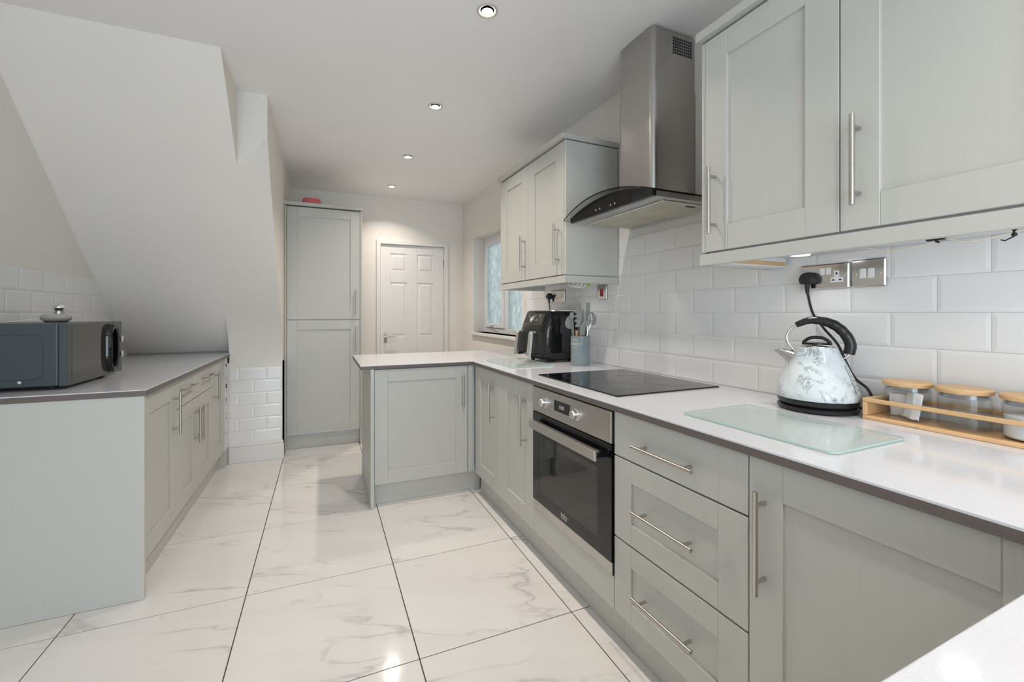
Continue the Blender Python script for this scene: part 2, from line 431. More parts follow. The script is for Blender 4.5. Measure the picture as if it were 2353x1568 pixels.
# closing faces behind the soffit so the bulkhead is solid
V2 = [(XL - .05, 4.9, ZC), (XL - .05, 4.9, 0.0), (XK, 4.9, 0), (XK, 4.9, ZC)]
b.faces(V2, [(0, 1, 2, 3)])
bmesh.ops.remove_doubles(b.bm, verts=b.bm.verts[:], dist=1e-5); bmesh.ops.recalc_face_normals(b.bm, faces=b.bm.faces[:])
struct(b.build('wall_stair_soffit', 'wall_paint', smooth=True))
# back wall; its framed opening is unseen, added to bring in daylight
b = B(); b.box(-1.6, -1.3, YB - 0.12, YB, 0, ZC); b.box(0.85, 1.95, YB - 0.12, YB, 0, ZC); b.box(-1.3, 0.85, YB - 0.12, YB, 2.15, ZC)
struct(b.build('wall_back', 'wall_paint'))
b = B()
for x in (-1.3, -0.255, 0.79): b.box(x, x + 0.06, YB - 0.1, YB - 0.04, 0, 2.15)
for z in (0.0, 2.09): b.box(-1.24, 0.79, YB - 0.1, YB - 0.04, z, z + 0.06)
struct(b.build('window_2_added', 'upvc'))

# metro tiles
def metro_mesh(w, h, ax):
    x, z, i = w / 2 - 0.0008, h / 2 - 0.0008, 0.010
    v = [(-x, 0, -z), (x, 0, -z), (x, 0, z), (-x, 0, z)]
    def lay(d, k): return [(-x + k, d, -z + k), (x - k, d, -z + k), (x - k, d, z - k), (-x + k, d, z - k)]
    L = lay(0, 0) + lay(0.0030, 0) + lay(0.0046, i)
    f = [(8, 9, 10, 11)]
    for q in (0, 4):
        for k in range(4): f.append((q + k, q + (k + 1) % 4, q + 4 + (k + 1) % 4, q + 4 + k))
    pos = {'x-': lambda p: (-p[1], p[0], p[2]), 'x+': lambda p: (p[1], p[0], p[2]), 'y-': lambda p: (p[0], -p[1], p[2])}[ax]
    bm = bmesh.new(); vv = [bm.verts.new(pos(q)) for q in L]
    for q in f: bm.faces.new([vv[k] for k in q])
    bmesh.ops.recalc_face_normals(bm, faces=bm.faces[:])
    # normals outward: check the front face
    me = bpy.data.meshes.new('tile'); bm.to_mesh(me); bm.free(); me.materials.append(M['ceramic']); return me
def tile_rows(parent, ax, plane, rows, u0, u1, pitch, off, gap=0.0):
    meshes = {}; org = ORG[parent.name]
    for k, (z0, z1) in enumerate(rows):
        u = off[k % 2]
        while u > u0: u -= pitch
        while u < u1:
            a, c = max(u, u0), min(u + pitch, u1); u += pitch
            if c - a < 0.03: continue
            key = (round(c - a, 3), round(z1 - z0, 3))
            if key not in meshes: meshes[key] = metro_mesh(key[0], key[1], ax)
            o = bpy.data.objects.new('tile', meshes[key]); COL.objects.link(o); o.parent = parent
            m = (a + c) / 2; zz = (z0 + z1) / 2
            o.location = Vector((plane, m, zz) if ax[0] == 'x' else (m, plane, zz)) - org
gr = B().box(TX + 0.0045, WX + 0.002, -0.5, 3.30, WT - 0.03, 1.633); gr.build('grout_bed', 'wall_grout', wall_r)
tile_rows(wall_r, 'x-', WX, [(WT + 0.1075 * k, WT + 0.1075 * (k + 1)) for k in range(7)], -0.5, 3.30, 0.2185, (1.635, 1.5257))
B().box(XL - 0.002, XL + 0.0015, 1.9, 4.0, WT - 0.03, 1.42).build('grout_bed', 'wall_grout', wall_l)
tile_rows(wall_l, 'x+', XL, [(1.42 - 0.1095 * (k + 1), 1.42 - 0.1095 * k) for k in range(5)], 1.9, 3.95, 0.2, (2.822, 2.923))
B().box(-0.688, XS - 0.001, 3.9685, 3.972, 0.10, 0.757).build('grout_bed', 'wall_grout', wall_s)
tile_rows(wall_s, 'y-', 3.97, [(0.757 - 0.1015 * (k + 1), 0.757 - 0.1015 * k) for k in range(6)], -0.688, XS - 0.001, 0.2, (-0.625, -0.518))
# skirting on the stair end wall
b = B(); b.box(-0.69, XS + 0.012, 3.952, 3.9697, 0, 0.125, 0.003); b.box(-0.69, XS + 0.008, 3.958, 3.9697, 0.125, 0.150, 0.004)
struct(b.build('baseboard_stair', 'gloss_white'))
b = B(); b.box(0.36, DX0 - 0.06, YF - 0.018, YF, 0, 0.14, 0.004); b.box(DX1 + 0.06, 1.55, YF - 0.018, YF, 0, 0.14, 0.004); struct(b.build('baseboard_far', 'gloss_white'))

# window in the right-hand wall
win = bpy.data.objects.new('window_1', None); COL.objects.link(win); place(win, (WX, 3.97, WZ0), 'R'); struct(win)
FX = 1.745
b = B(); fw = 0.052
b.box(FX, FX + 0.06, WY0, WY0 + fw, WZ0, WZ1, .004); b.box(FX, FX + 0.06, WY1 - fw, WY1, WZ0, WZ1, .004)
b.box(FX, FX + 0.06, WY0 + fw, WY1 - fw, WZ0, WZ0 + fw, .004); b.box(FX, FX + 0.06, WY0 + fw, WY1 - fw, WZ1 - fw, WZ1, .004)
b.build('window_frame', 'upvc', win)
YM = 3.985
B().box(FX, FX + 0.06, YM - 0.035, YM + 0.035, WZ0 + fw, WZ1 - fw, .004).build('mullion', 'upvc', win)
b = B(); s0, s1, q0, q1 = YM + 0.036, WY1 - fw - 0.001, WZ0 + fw + .001, WZ1 - fw - .001; t = 0.05
b.box(FX - 0.014, FX + 0.04, s0, s0 + t, q0, q1, .004); b.box(FX - 0.014, FX + 0.04, s1 - t, s1, q0, q1, .004)
b.box(FX - 0.014, FX + 0.04, s0 + t, s1 - t, q0, q0 + t, .004); b.box(FX - 0.014, FX + 0.04, s0 + t, s1 - t, q1 - t, q1, .004)
sash = b.build('sash', 'upvc', win)
B().box(FX + 0.012, FX + 0.018, s0 + t, s1 - t, q0 + t, q1 - t).build('pane', 'obscure', win, label='textured obscure glass pane')
B().box(FX + 0.02, FX + 0.026, WY0 + fw, YM - 0.035, WZ0 + fw, WZ1 - fw).build('pane', 'obscure', win, label='textured obscure glass pane')
b = B(); b.box(FX - 0.03, FX - 0.0145, 4.30, 4.40, q0 + .012, q0 + .030, .003); b.tube([(FX - .025, 4.31, q0 + .02), (FX - .05, 4.27, q0 + .032), (FX - .05, 4.18, q0 + .034)], .006, 8)
b.build('handle', 'white_plastic', win, smooth=True)
B().box(1.575, FX, WY0 - 0.0, WY1 - 0.0, WZ0 - 0.03, WZ0, .004).box(1.575, WX - 0.0005, WY1 - 0.001, WY1 + 0.03, WZ0 - 0.03, WZ0, .004).build('window_sill', 'gloss_white', win)

# six-panel door in the far wall
dr = bpy.data.objects.new('door_1', None); COL.objects.link(dr); place(dr, (DX0, YF, 0), None); struct(dr)
y0 = YF + 0.012
def panel_door():
    b = B(); w = DX1 - DX0; cols = [(0.712, 0.90), (1.021, 1.213)]; rws = [(0.12, 0.72), (0.925, 1.553), (1.677, 1.883)]
    b.box(DX0, DX1, y0 + 0.008, y0 + 0.04, 0.006, DZ)
    xs_ = [DX0, cols[0][0], cols[0][1], cols[1][0], cols[1][1], DX1]; zs_ = [0.006] + [q for r in rws for q in r] + [DZ]
    for i in (0, 2, 4): b.box(xs_[i], xs_[i + 1], y0, y0 + 0.01, 0.006, DZ)
    for c in cols:
        for i in (0, 2, 4, 6): b.box(c[0] - .001, c[1] + .001, y0, y0 + 0.01, zs_[i], zs_[i + 1])
    d = b.build('leaf', 'gloss_white', dr)
    for c in cols:
        for r in rws:
            m = 0.012; k = 0.026
            V = [(c[0] + m, y0 + .009, r[0] + m), (c[1] - m, y0 + .009, r[0] + m), (c[1] - m, y0 + .009, r[1] - m), (c[0] + m, y0 + .009, r[1] - m),
                 (c[0] + m + k, y0 + .001, r[0] + m + k), (c[1] - m - k, y0 + .001, r[0] + m + k), (c[1] - m - k, y0 + .001, r[1] - m - k), (c[0] + m + k, y0 + .001, r[1] - m - k)]
            B().faces(V, [(4, 5, 6, 7), (0, 1, 5, 4), (1, 2, 6, 5), (2, 3, 7, 6), (3, 0, 4, 7)]).build('panel', 'gloss_white', d)
    b = B(); b.box(0.641, 0.677, y0 - .006, y0 - .0005, 0.86, 0.965, .002)
    h = b.build('handle', 'chrome', dr); B().tube(spline([(0.659, y0 - .006, 0.925), (0.659, y0 - .045, 0.927), (0.69, y0 - .05, 0.93), (0.77, y0 - .048, 0.925)], 4), [.009] * 5 + [.008] * 4 + [.006] * 4, 10).build('lever', 'chrome', h, smooth=True)
    for z in (0.25, 1.79): B().box(DX1 - .004, DX1 + .006, y0 - .004, y0 + .004, z - .05, z + .05).build('hinge', 'brass_dull', dr)
panel_door()
b = B(); aw = 0.05
b.box(DX0 - aw, DX0 - .004, YF - .018, YF + .0, 0, DZ + aw, .004); b.box(DX1 + .004, DX1 + aw, YF - .018, YF, 0, DZ + aw, .004); b.box(DX0 - .004, DX1 + .004, YF - .018, YF, DZ + .004, DZ + aw, .004)
b.box(DX0 - .012, DX0 - .003, YF, YF + .11, 0, DZ + .01); b.box(DX1 + .003, DX1 + .012, YF, YF + .11, 0, DZ + .01); b.box(DX0 - .003, DX1 + .003, YF, YF + .11, DZ + .003, DZ + .012)
b.box(DX0 - .05, DX1 + .05, YF + .115, YF + .125, 0, DZ + .05)
struct(b.build('trim_1', 'gloss_white'))

# ------------------------------------------------------------------ right-hand base run (fronts face -x at DF)
DF = 0.937; PLX = 0.985; D0, D1 = 0.135, 0.850
fr = Face('x', DF, -1)
def base_unit(label, y0, y1, name='base_cabinet', plinth=True):
    t = thing(name, label, 'cabinet', (1.2, (y0 + y1) / 2, 0), 'R', 'right-hand base units')
    b = B(); b.box(DF + 0.022, 1.585, y0 + .001, y0 + .019, 0.13, WB - .001); b.box(DF + 0.022, 1.585, y1 - .019, y1 - .001, 0.13, WB - .001)
    b.box(DF + 0.022, 1.585, y0 + .019, y1 - .019, 0.13, 0.148); b.box(1.575, 1.585, y0 + .019, y1 - .019, 0.148, WB - .001); b.box(DF + .022, 1.585, y0 + .019, y1 - .019, WB - .02, WB - .001)
    b.build('body', 'carcass_white', t)
    if plinth: B().box(PLX, PLX + .016, y0 + .0005, y1 - .0005, 0.001, 0.129).build('plinth', 'cab', t)
    return t
YA, YB1, YC, YD, YE = 2.712, 2.285, 1.873, 1.262, 0.745
t = base_unit('narrow sage base cabinet door in the inner corner next to the peninsula', YB1, YA)
d = shaker(t, fr, YB1, YA - 0.012, D0, D1); handle(d, fr, 2.372, 0.665, 0.235)
t = base_unit('sage base cabinet with tall door directly beside the oven', YC, YB1)
d = shaker(t, fr, YC, YB1, D0, D1); handle(d, fr, 1.955, 0.655, 0.26)
# oven housing
t = base_unit('sage oven housing with plain filler panel under the oven', YD, YC, 'oven_housing')
b = B(); fr.box(b, YD + .002, YC - .002, -0.02, 0, D0, 0.252, .0012); b.build('filler_panel', 'cab', t)
# oven
ov = thing('oven', 'stainless steel and black glass built-in oven below the hob', 'oven', (0.94, (YC + YD) / 2, 0.255), 'R')
o0, o1 = YD + .006, YC - .006; OX = 0.932; fo = Face('x', OX, -1)
b = B(); b.box(OX + .021, 1.5, o0 + .03, o1 - .03, 0.27, 0.272); b.box(OX + .021, 1.5, o0 + .03, o1 - .03, .70, .702); b.box(1.498, 1.5, o0 + .03, o1 - .03, .272, .70)
b.box(OX + .021, 1.5, o0 + .03, o0 + .032, .272, .70); b.box(OX + .021, 1.5, o1 - .032, o1 - .03, .272, .70); b.build('cavity', 'oven_cavity', ov)
for z in (0.40, 0.53):
    b = B()
    for k in range(13): b.tube([(OX + .05, o0 + .04 + k * (o1 - o0 - .08) / 12, z), (1.46, o0 + .04 + k * (o1 - o0 - .08) / 12, z)], .0022, 6)
    b.tube([(OX + .05, o0 + .035, z), (OX + .05, o1 - .035, z)], .003, 6); b.build('rack', 'silver', ov)
b = B(); fo.box(b, o0, o1, -0.02, 0.004, 0.728, 0.846, .002); cp = b.build('control_panel', 'steel_h', ov)
for y in (1.742, 1.485):
    b = B().lathe([(.025, 0), (.025, .003), (.019, .004), (.0185, .024), (.0165, .0275), (0, .0275)], (0, 0, 0), 28)
    for v in b.bm.verts: v.co = Vector((OX - .004 - v.co.z, y + v.co.x, 0.788 + v.co.y))
    k = b.build('knob', 'silver', cp, smooth=True)
b = B(); fo.box(b, 1.537, 1.662, 0.0035, 0.0048, 0.768, 0.815); dsp = b.build('display', 'black_gloss', cp)
text_obj('digits', '0:00', 0.022, 'display', cp, lambda u, v: (OX - .0050, 1.60 - u, .79 + v))
b = B(); fo.box(b, o0, o1, -0.018, 0.0, 0.255, 0.300, .0015); b.build('lower_trim', 'steel_h', ov)
b = B(); gz0, gz1 = 0.301, 0.724; iw = 0.085
fo.box(b, o0, o0 + iw, -.014, .002, gz0, gz1); fo.box(b, o1 - iw * .75, o1, -.014, .002, gz0, gz1); fo.box(b, o0 + iw, o1 - iw * .75, -.014, .002, gz0, gz0 + .052); fo.box(b, o0 + iw, o1 - iw * .75, -.014, .002, gz1 - .105, gz1)
od = b.build('door', 'black_gloss', ov)
b = B(); fo.box(b, o0 + iw, o1 - iw * .75, -.010, .0015, gz0 + .052, gz1 - .105); b.build('pane', 'oven_glass', od)
b = B(); hz = 0.676
fo.box(b, o0 + .04, o1 - .04, 0.034, 0.046, hz - .020, hz + .020, .003); fo.box(b, o0 + .045, o1 - .045, 0.020, 0.035, hz + .010, hz + .0195, .002)
b.build('handle', 'steel_h', od)
for y in (o0 + .07, o1 - .07): b = B(); fo.box(b, y - .02, y + .02, .002, .034, hz - .012, hz + .012, .002); b.build('handle_bracket', 'black_plastic', od)
text_obj('logo', 'beko', 0.026, 'print_white', od, lambda u, v: (OX - .0024, 1.585 - u, .332 + v))
b = B(); fo.box(b, 1.563, 1.609, .002, .0026, .3165, .3195); b.build('logo_line', 'print_white', od)
# drawer unit
t = base_unit('sage three-drawer base unit with horizontal bar handles, right of the oven', YE, YD, 'drawer_unit')
for (z0, z1, flat, hzz) in ((0.694, D1, True, 0.760), (0.405, 0.692, False, 0.543), (D0, 0.403, False, 0.262)):
    d = shaker(t, fr, YE, YD, z0, z1, 'drawer', sw=.086, rw=.072, flat=flat); handle(d, fr, 1.012, hzz, 0.245, False)
# last door before the near counter
t = base_unit('sage base cabinet with wide door nearest the foreground counter', 0.235, YE)
d = shaker(t, fr, 0.235, YE, D0, D1, sw=.082); handle(d, fr, 0.703, 0.655, 0.245)
# near counter base unit (its fronts face the room)
t = thing('base_cabinet', 'sage base cabinet carrying the foreground counter', 'cabinet', (1.0, -0.1, 0), 'R')
B().box(0.34, 1.60, -0.36, 0.17, 0.13, WB - .001).build('body', 'carcass_white', t); B().box(0.36, .93, 0.115, 0.13, 0.001, 0.129).build('plinth', 'cab', t)
B().box(0.318, 0.338, -0.38, 0.205, 0.001, WB - .001, .001).build('end_panel', 'cab', t)
fn = Face('y', 0.195, 1); d = shaker(t, fn, 0.345, 0.90, D0, D1); handle(d, fn, 0.40, 0.65, 0.235)

# peninsula
fp = Face('y', 2.728, -1)
t = thing('base_cabinet', 'pale sage peninsula cabinet with one wide shaker door facing the camera', 'cabinet', (0.6, 3.0, 0))
B().box(0.292, 0.95, 2.752, 3.31, 0.13, WB - .001).build('body', 'carcass_white', t)
B().box(0.292, 0.995, 2.775, 2.791, 0.001, 0.129).build('plinth', 'cab', t)
b = B(); fp.box(b, 0.899, 0.930, -.02, 0, D0, D1, .001); b.build('corner_post', 'cab', t)
B().box(0.292, 1.2, 3.31, 3.328, 0.001, WB - .001).build('back_panel', 'cab', t)
d = shaker(t, fp, 0.291, 0.896, D0, D1, sw=.082, rw=.078); handle(d, fp, 0.857, 0.682, 0.215)
B().box(0.268, 0.289, 2.708, 3.33, 0.001, WB - .0005, .001).build('end_panel', 'cab', t)

# worktops
def w2(x, y): q = R2W((x, y, 0)); return (q.x, q.y)
poly = [(0.21, 2.716), (0.922, 2.716), w2(.92, .228), w2(.30, .228), w2(.30, -.41), w2(1.610, -.41), w2(1.610, 3.44), (0.21, 3.44)]
t = thing('worktop', 'long white glossy U-shaped worktop with grey edge running from peninsula to foreground', 'worktop', (1.2, 2.0, WB))
B().prism(poly, WT - .006, WT, .002).build('top', 'quartz', t)
B().prism(poly, WB, WT - .006).build('edging', 'edging', t, label='grey worktop edge')

# ------------------------------------------------------------------ left-hand run (fronts face +x)
LF = -0.705; fl_ = Face('x', LF, 1)
def left_unit(label, y0, y1):
    t = thing('base_cabinet', label, 'cabinet', (-1.0, (y0 + y1) / 2, 0), None, 'left-hand base units')
    B().box(-1.345, LF - .022, y0 + .001, y1 - .001, 0.13, WB - .001).build('body', 'carcass_white', t)
    B().box(-0.765, -0.748, y0 + .0005, y1 - .0005, 0.001, 0.129).build('plinth', 'cab', t); return t
t = left_unit('sage base cabinet with single tall door and large plain end panel, nearest on the left', 2.244, 2.71); LEFT_A = t
d = shaker(t, fl_, 2.244, 2.71, D0 - .005, D1 - .005); handle(d, fl_, 2.655, 0.685, 0.215, w=.030)
t = left_unit('sage base cabinet with two drawers above a pair of doors, left run', 2.71, 3.485)
for y0_, y1_, hu, hd in ((2.71, 3.095, 2.868, 3.045), (3.095, 3.485, 3.315, 3.125)):
    d = shaker(t, fl_, y0_, y1_, 0.692, D1 - .005, 'drawer', flat=True); handle(d, fl_, hu, 0.785, 0.26, False, w=.030)
    d = shaker(t, fl_, y0_, y1_, D0 - .005, 0.690); handle(d, fl_, hd, 0.53, 0.215, w=.030)
t = left_unit('sage base cabinet with single door at the far end of the left run', 3.485, 3.865)
d = shaker(t, fl_, 3.485, 3.865, D0 - .005, D1 - .005); handle(d, fl_, 3.545, 0.685, 0.215, w=.030)
t = thing('end_filler', 'white filler upright with dark drilled holes at the stair wall', 'panel', (-.74, 3.9, 0))
B().box(-1.3, -0.700, 3.87, 3.968, 0.13, WB - .001).build('upright', 'carcass_white', t)
B().box(-0.765, -0.700, 3.8655, 3.948, 0.001, 0.129).build('plinth', 'cab', t)
for z, hw, hh in ((.79, .012, .012), (.69, .005, .005), (.628, .018, .016), (.59, .006, .005), (.52, .008, .016), (.485, .006, .005), (.41, .004, .006), (.38, .006, .005), (.26, .006, .005)):
    B().box(-0.7005, -0.6985, 3.915 - hw, 3.915 + hw, z - hh, z + hh).build('hole', 'hole_dark', t)
B().box(-1.365, -0.690, 2.223, 2.242, 0.001, WB - .0005, .001).build('end_panel', 'cab', LEFT_A, label='large plain end panel')
pl = [(XL + .003, 2.22), (-0.683, 2.22), (-0.683, 3.967), (-0.69, 3.967), (-0.69, 4.09), (XL + .003, 4.09)]
t = thing('worktop', 'short white worktop with taupe edge under the sloping stair soffit', 'worktop', (-1.0, 3.0, WB))
B().prism(pl, WT - .0035, WT, .0015).build('top', 'quartz', t); B().prism(pl, WB, WT - .0035).build('edging', 'edging', t, label='taupe worktop edge')

# ------------------------------------------------------------------ tall larder cabinet
TY = 4.13; ft = Face('y', TY, -1)
t = thing('tall_cabinet', 'tall sage larder cabinet with two stacked shaker doors by the far wall', 'cabinet', (0.0, 4.4, 0))
tx0, tx1 = -0.290, 0.315
B().box(tx0, tx1, TY + .022, 4.72, 0.13, 2.132).build('body', 'carcass_white', t)
B().box(tx0 - .018, tx0 - .001, TY - .004, 4.72, 0.001, 2.134, .001).build('side_panel', 'cab', t)
B().box(tx1 + .001, tx1 + .018, TY - .004, 4.72, 0.001, 2.134, .001).build('side_panel', 'cab', t)
B().box(tx0, tx1, TY + .05, TY + .066, 0.001, 0.129).build('plinth', 'cab', t)
B().box(tx0 - .024, tx1 + .022, TY - .03, 4.73, 2.137, 2.165, .002).build('cornice', 'cab', t)
d = shaker(t, ft, tx0, tx1, 1.141, 2.130, sw=.083, rw=.082); handle(d, ft, 0.279, 1.302, 0.225, w=.03)
d = shaker(t, ft, tx0, tx1, 0.148, 1.136, sw=.083, rw=.082); handle(d, ft, 0.279, 0.965, 0.225, w=.03)
pk = B().lathe([(0, 0), (.072, 0), (.078, .010), (.078, .060), (.070, .072), (0, .077)], (-.095, 4.28, 2.1655), 28)
tag(pk.build('round_tub', 'pink_plastic', base=(-.095, 4.28, 2.1655), smooth=True), 'low coral pink round tub on top of the tall cabinet', 'tub')

# ------------------------------------------------------------------ wall cabinets
CF = 1.24; fw_ = Face('x', CF, -1); U0, U1 = 1.416, 2.172
def wall_unit(label, y0, y1, splits, handles, near_return, far_return):
    t = thing('wall_cabinet', label, 'cabinet', (1.42, (y0 + y1) / 2, U0), 'R', 'wall units')
    b = B(); b.box(CF + .022, 1.607, y0, y1, U0 + .002, U0 + .018); b.box(CF + .022, 1.607, y0, y1, U1 - .018, U1 - .002)
    b.box(CF + .022, 1.607, y0, y0 + .016, U0 + .018, U1 - .018); b.box(CF + .022, 1.607, y1 - .016, y1, U0 + .018, U1 - .018); b.box(1.600, 1.607, y0 + .016, y1 - .016, U0 + .018, U1 - .018)
    b.build('body', 'carcass_white', t)
    for y in ((y0 - .017, y0 - .0005), (y1 + .0005, y1 + .017)): B().box(CF + .001, 1.608, y[0], y[1], U0 - .002, U1 + .002, .004).build('side_panel', 'cab', t)
    B().box(CF - .022, 1.608, y0 - .022, y1 + .022, U1 + .006, U1 + .036, .0015).build('cornice', 'cab', t)
    b = B(); b.box(CF - .004, CF + .016, y0 - .020, y1 + .020, U0 - .046, U0 - .006, .0015)
    if near_return: b.box(CF + .016, 1.608, y0 - .020, y0 - .001, U0 - .046, U0 - .006, .0015)
    if far_return: b.box(CF + .016, 1.608, y1 + .001, y1 + .020, U0 - .046, U0 - .006, .0015)
    b.build('pelmet', 'cab', t)
    B().box(CF + .022, 1.606, y0 + .002, y1 - .002, U0 - .008, U0 + .0015).build('underside', 'carcass_white', t)
    for (a, c), hu in zip(splits, handles):
        d = shaker(t, fw_, a, c, U0, U1, sw=.088, rw=.086); handle(d, fw_, hu, 1.592, 0.232)
    return t
wall_unit('double-door sage wall cabinet between the window and the cooker hood', 2.085, 2.955, ((2.085, 2.522), (2.522, 2.955)), (2.135, 2.566), True, True)
wall_unit('large sage wall cabinet at upper right above the kettle', 0.276, 1.136, ((0.706, 1.136), (0.276, 0.706)), (1.092, 0.660), False, True)

def puck(label, y, x=1.42, r=.034, watts=0.22):
    t = thing('cabinet_light', label, 'light', (x, y, U0 - .0085), 'R')
    B().lathe([(r, 0), (r, -.010), (r * .82, -.012), (r * .82, -.009), (0, -.009)], (x, y, U0 - .0085), 28).build('bezel', 'white_plastic', t, smooth=True)
    B().lathe([(r * .8, -.0125), (r * .8, -.015), (0, -.016)], (x, y, U0 - .0085), 24).build('lens', 'puck', t, smooth=True)
    L = bpy.data.lights.new('puck_lamp', 'AREA'); L.shape = 'DISK'; L.size = r * 1.5; L.energy = watts; L.color = (1, .97, .93); L.spread = math.radians(124)
    o = bpy.data.objects.new('puck_lamp', L); COL.objects.link(o); o.parent = t; o.location = (0, 0, -.018)
puck('lit round puck light under the large wall cabinet above the kettle', 0.935, 1.45)
puck('round puck light under the near end of the large wall cabinet', 0.50, 1.32)
puck('round puck light under the double-door wall cabinet by the window', 2.33, 1.42)
# batten, cables and clips under the large wall cabinet
t = thing('batten', 'raw-edged white batten under the far end of the large wall cabinet', 'batten', (1.4, 1.1, 1.38), 'R')
B().box(1.27, 1.595, 1.075, 1.134, 1.372, 1.4072).build('board', 'carcass_white', t); B().box(1.275, 1.59, 1.0738, 1.0749, 1.376, 1.392).build('raw_edge', 'chipboard', t, label='bare chipboard edge')
cb = B().tube(spline([(1.53, .80, 1.4065), (1.53, .765, 1.396), (1.53, .730, 1.385), (1.53, .66, 1.391), (1.53, .605, 1.403), (1.53, .568, 1.389), (1.53, .515, 1.392), (1.53, .46, 1.402), (1.53, .42, 1.4065)], 8), .0024, 8)
tag(cb.build('light_cable', 'cable_cream', base=(1.53, .6, 1.39), run='R', smooth=True), 'thin cream cable drooping under the large wall cabinet', 'cable')
t = thing('cable_clip', 'flat black cable clip fixed under the large wall cabinet', 'clip', (1.53, .62, 1.40), 'R')
B().box(1.518, 1.542, .603, .640, 1.4000, 1.4077, .001).build('plate', 'black_plastic', t); B().tube([(1.53, .625, 1.4045), (1.53, .622, 1.398), (1.528, .616, 1.395)], .003, 8).build('prong', 'black_plastic', t)
t = thing('hook', 'small black wire hook hanging under the large wall cabinet', 'hook', (1.53, .478, 1.40), 'R')
B().lathe([(.006, 0), (.006, -.003), (.003, -.004), (.003, -.010), (.005, -.012), (.005, -.018), (0, -.02)], (1.53, .478, 1.4077), 14).build('screw', 'black_plastic', t, smooth=True); B().tube([(1.53, .478, 1.389), (1.528, .493, 1.380), (1.528, .500, 1.383)], .0016, 8).build('wire', 'black_plastic', t)
# cable bundle under the double wall cabinet
t = thing('cable_bundle', 'small tangle of white cable with a lime tag under the double wall cabinet', 'cable', (1.35, 2.12, 1.37), 'R')
for k in range(3): B().tube(spline([(1.33 + .03 * k, 2.19 - .02 * k, 1.4072), (1.335 + .03 * k, 2.175, 1.365 - .004 * k), (1.35 + .03 * k, 2.15, 1.352), (1.365 + .03 * k, 2.13, 1.37), (1.36 + .02 * k, 2.12, 1.4072)], 6), .003, 8).build('cable', 'white_plastic', t, smooth=True)
B().box(1.425, 1.432, 2.105, 2.125, 1.355, 1.4072, .001).build('tag', 'green_tag', t)
B().box(1.335, 1.35, 2.185, 2.20, 1.375, 1.4072, .002).build('connector', 'black_plastic', t)

# ------------------------------------------------------------------ cooker hood
hc = 1.645
t = thing('cooker_hood', 'stainless chimney cooker hood with curved glass canopy over the hob', 'cooker hood', (1.4, hc, 1.665), 'R')
def rrect(x0, x1, ya, yb, r, z, n=6):
    # plan outline with the two front corners rounded
    P = [(x1, ya, z)]
    for k in range(n + 1): a = k / n * PI / 2; P.append((x0 + r - r * math.sin(a), ya + r - r * math.cos(a), z))
    for k in range(n + 1): a = k / n * PI / 2; P.append((x0 + r - r * math.cos(a), yb - r + r * math.sin(a), z))
    P.append((x1, yb, z)); return P
B().rings([rrect(1.352, 1.607, 1.512, 1.757, .028, z) for z in (1.70, 2.24)]).build('lower_duct', 'steel', t, smooth=True)
up = B().rings([rrect(1.357, 1.607, 1.517, 1.752, .024, z) for z in (2.2405, 2.505)]).build('upper_duct', 'steel', t, smooth=True)
for i in range(9):
    for j in range(6): B().box(1.476 + .0135 * i, 1.476 + .0135 * i + .0095, 1.5160, 1.5172, 2.405 + .0135 * j, 2.4145 + .0135 * j).build('vent_hole', 'hole_dark', up)
hw, sag = 0.325, 0.062
def arch(y, z0=1.686): return z0 + sag * (1 - ((y - hc) / hw) ** 2)
b = B(); rings = []
N = 28; tk = .0065
for i in range(N + 1):
    y = hc - hw + 2 * hw * i / N; u = (y - hc) / hw; x0 = 1.150 + .018 * u * u; z = arch(y)
    rings.append([(x0, y, z), (1.606, y, z), (1.606, y, z + tk), (x0, y, z + tk)])
# leave the duct a clear passage: the canopy stops at the duct front and passes on both sides
b.rings(rings); b.build('glass_canopy', 'hood_glass', t, smooth=True)
bw = 0.298; rings = []
for i in range(N + 1):
    y = hc - bw + 2 * bw * i / N; z = arch(y) - .0015
    rings.append([(1.215, y, 1.672), (1.600, y, 1.672), (1.600, y, z), (1.215, y, z)])
B().rings(rings).build('body', 'steel_h', t)
rings = []
for i in range(N + 1):
    y = hc - bw + 2 * bw * i / N; z = arch(y) - .001; x0 = 1.196
    rings.append([(x0, y, 1.672), (1.2145, y, 1.672), (1.2145, y, z), (x0 - .004, y, z)])
fas = B().rings(rings).build('fascia', 'black_gloss', t)
for y in (1.72, 1.69, 1.61, 1.58): B().box(1.1925, 1.1938, y - .003, y + .003, 1.690, 1.698).build('touch_button', 'print_white', fas)
b = B(); b.box(1.295, 1.565, hc - bw + .045, hc + bw - .045, 1.6690, 1.6718, .001); b.build('filter', 'filter_mesh', t)
b = B()
for (a, c, e, f_) in ((1.282, 1.578, hc - bw + .034, hc - bw + .043), (1.282, 1.578, hc + bw - .043, hc + bw - .034), (1.282, 1.292, hc - bw + .043, hc + bw - .043), (1.568, 1.578, hc - bw + .043, hc + bw - .043)): b.box(a, c, e, f_, 1.6675, 1.6718, .0008)
b.build('filter_frame', 'silver', t)
B().box(1.45, 1.505, 1.41, 1.425, 1.6682, 1.6689).build('filter_latch', 'hole_dark', t)

# hob
t = thing('hob', 'black glass induction hob set into the white worktop', 'hob', (1.28, 1.645, WT), 'R')
B().box(1.008, 1.556, 1.333, 1.957, WT + .0003, WT + .0055, .0018).build('glass', 'black_gloss', t)
for x, y, r in ((1.18, 1.80, .10), (1.42, 1.80, .08), (1.18, 1.50, .08), (1.42, 1.50, .10)):
    B().lathe([(r, 0), (r, .0003), (r - .0015, .0003), (r - .0015, 0)], (x, y, WT + .0055), 48, cap=False).build('zone_ring', 'print_grey', t)

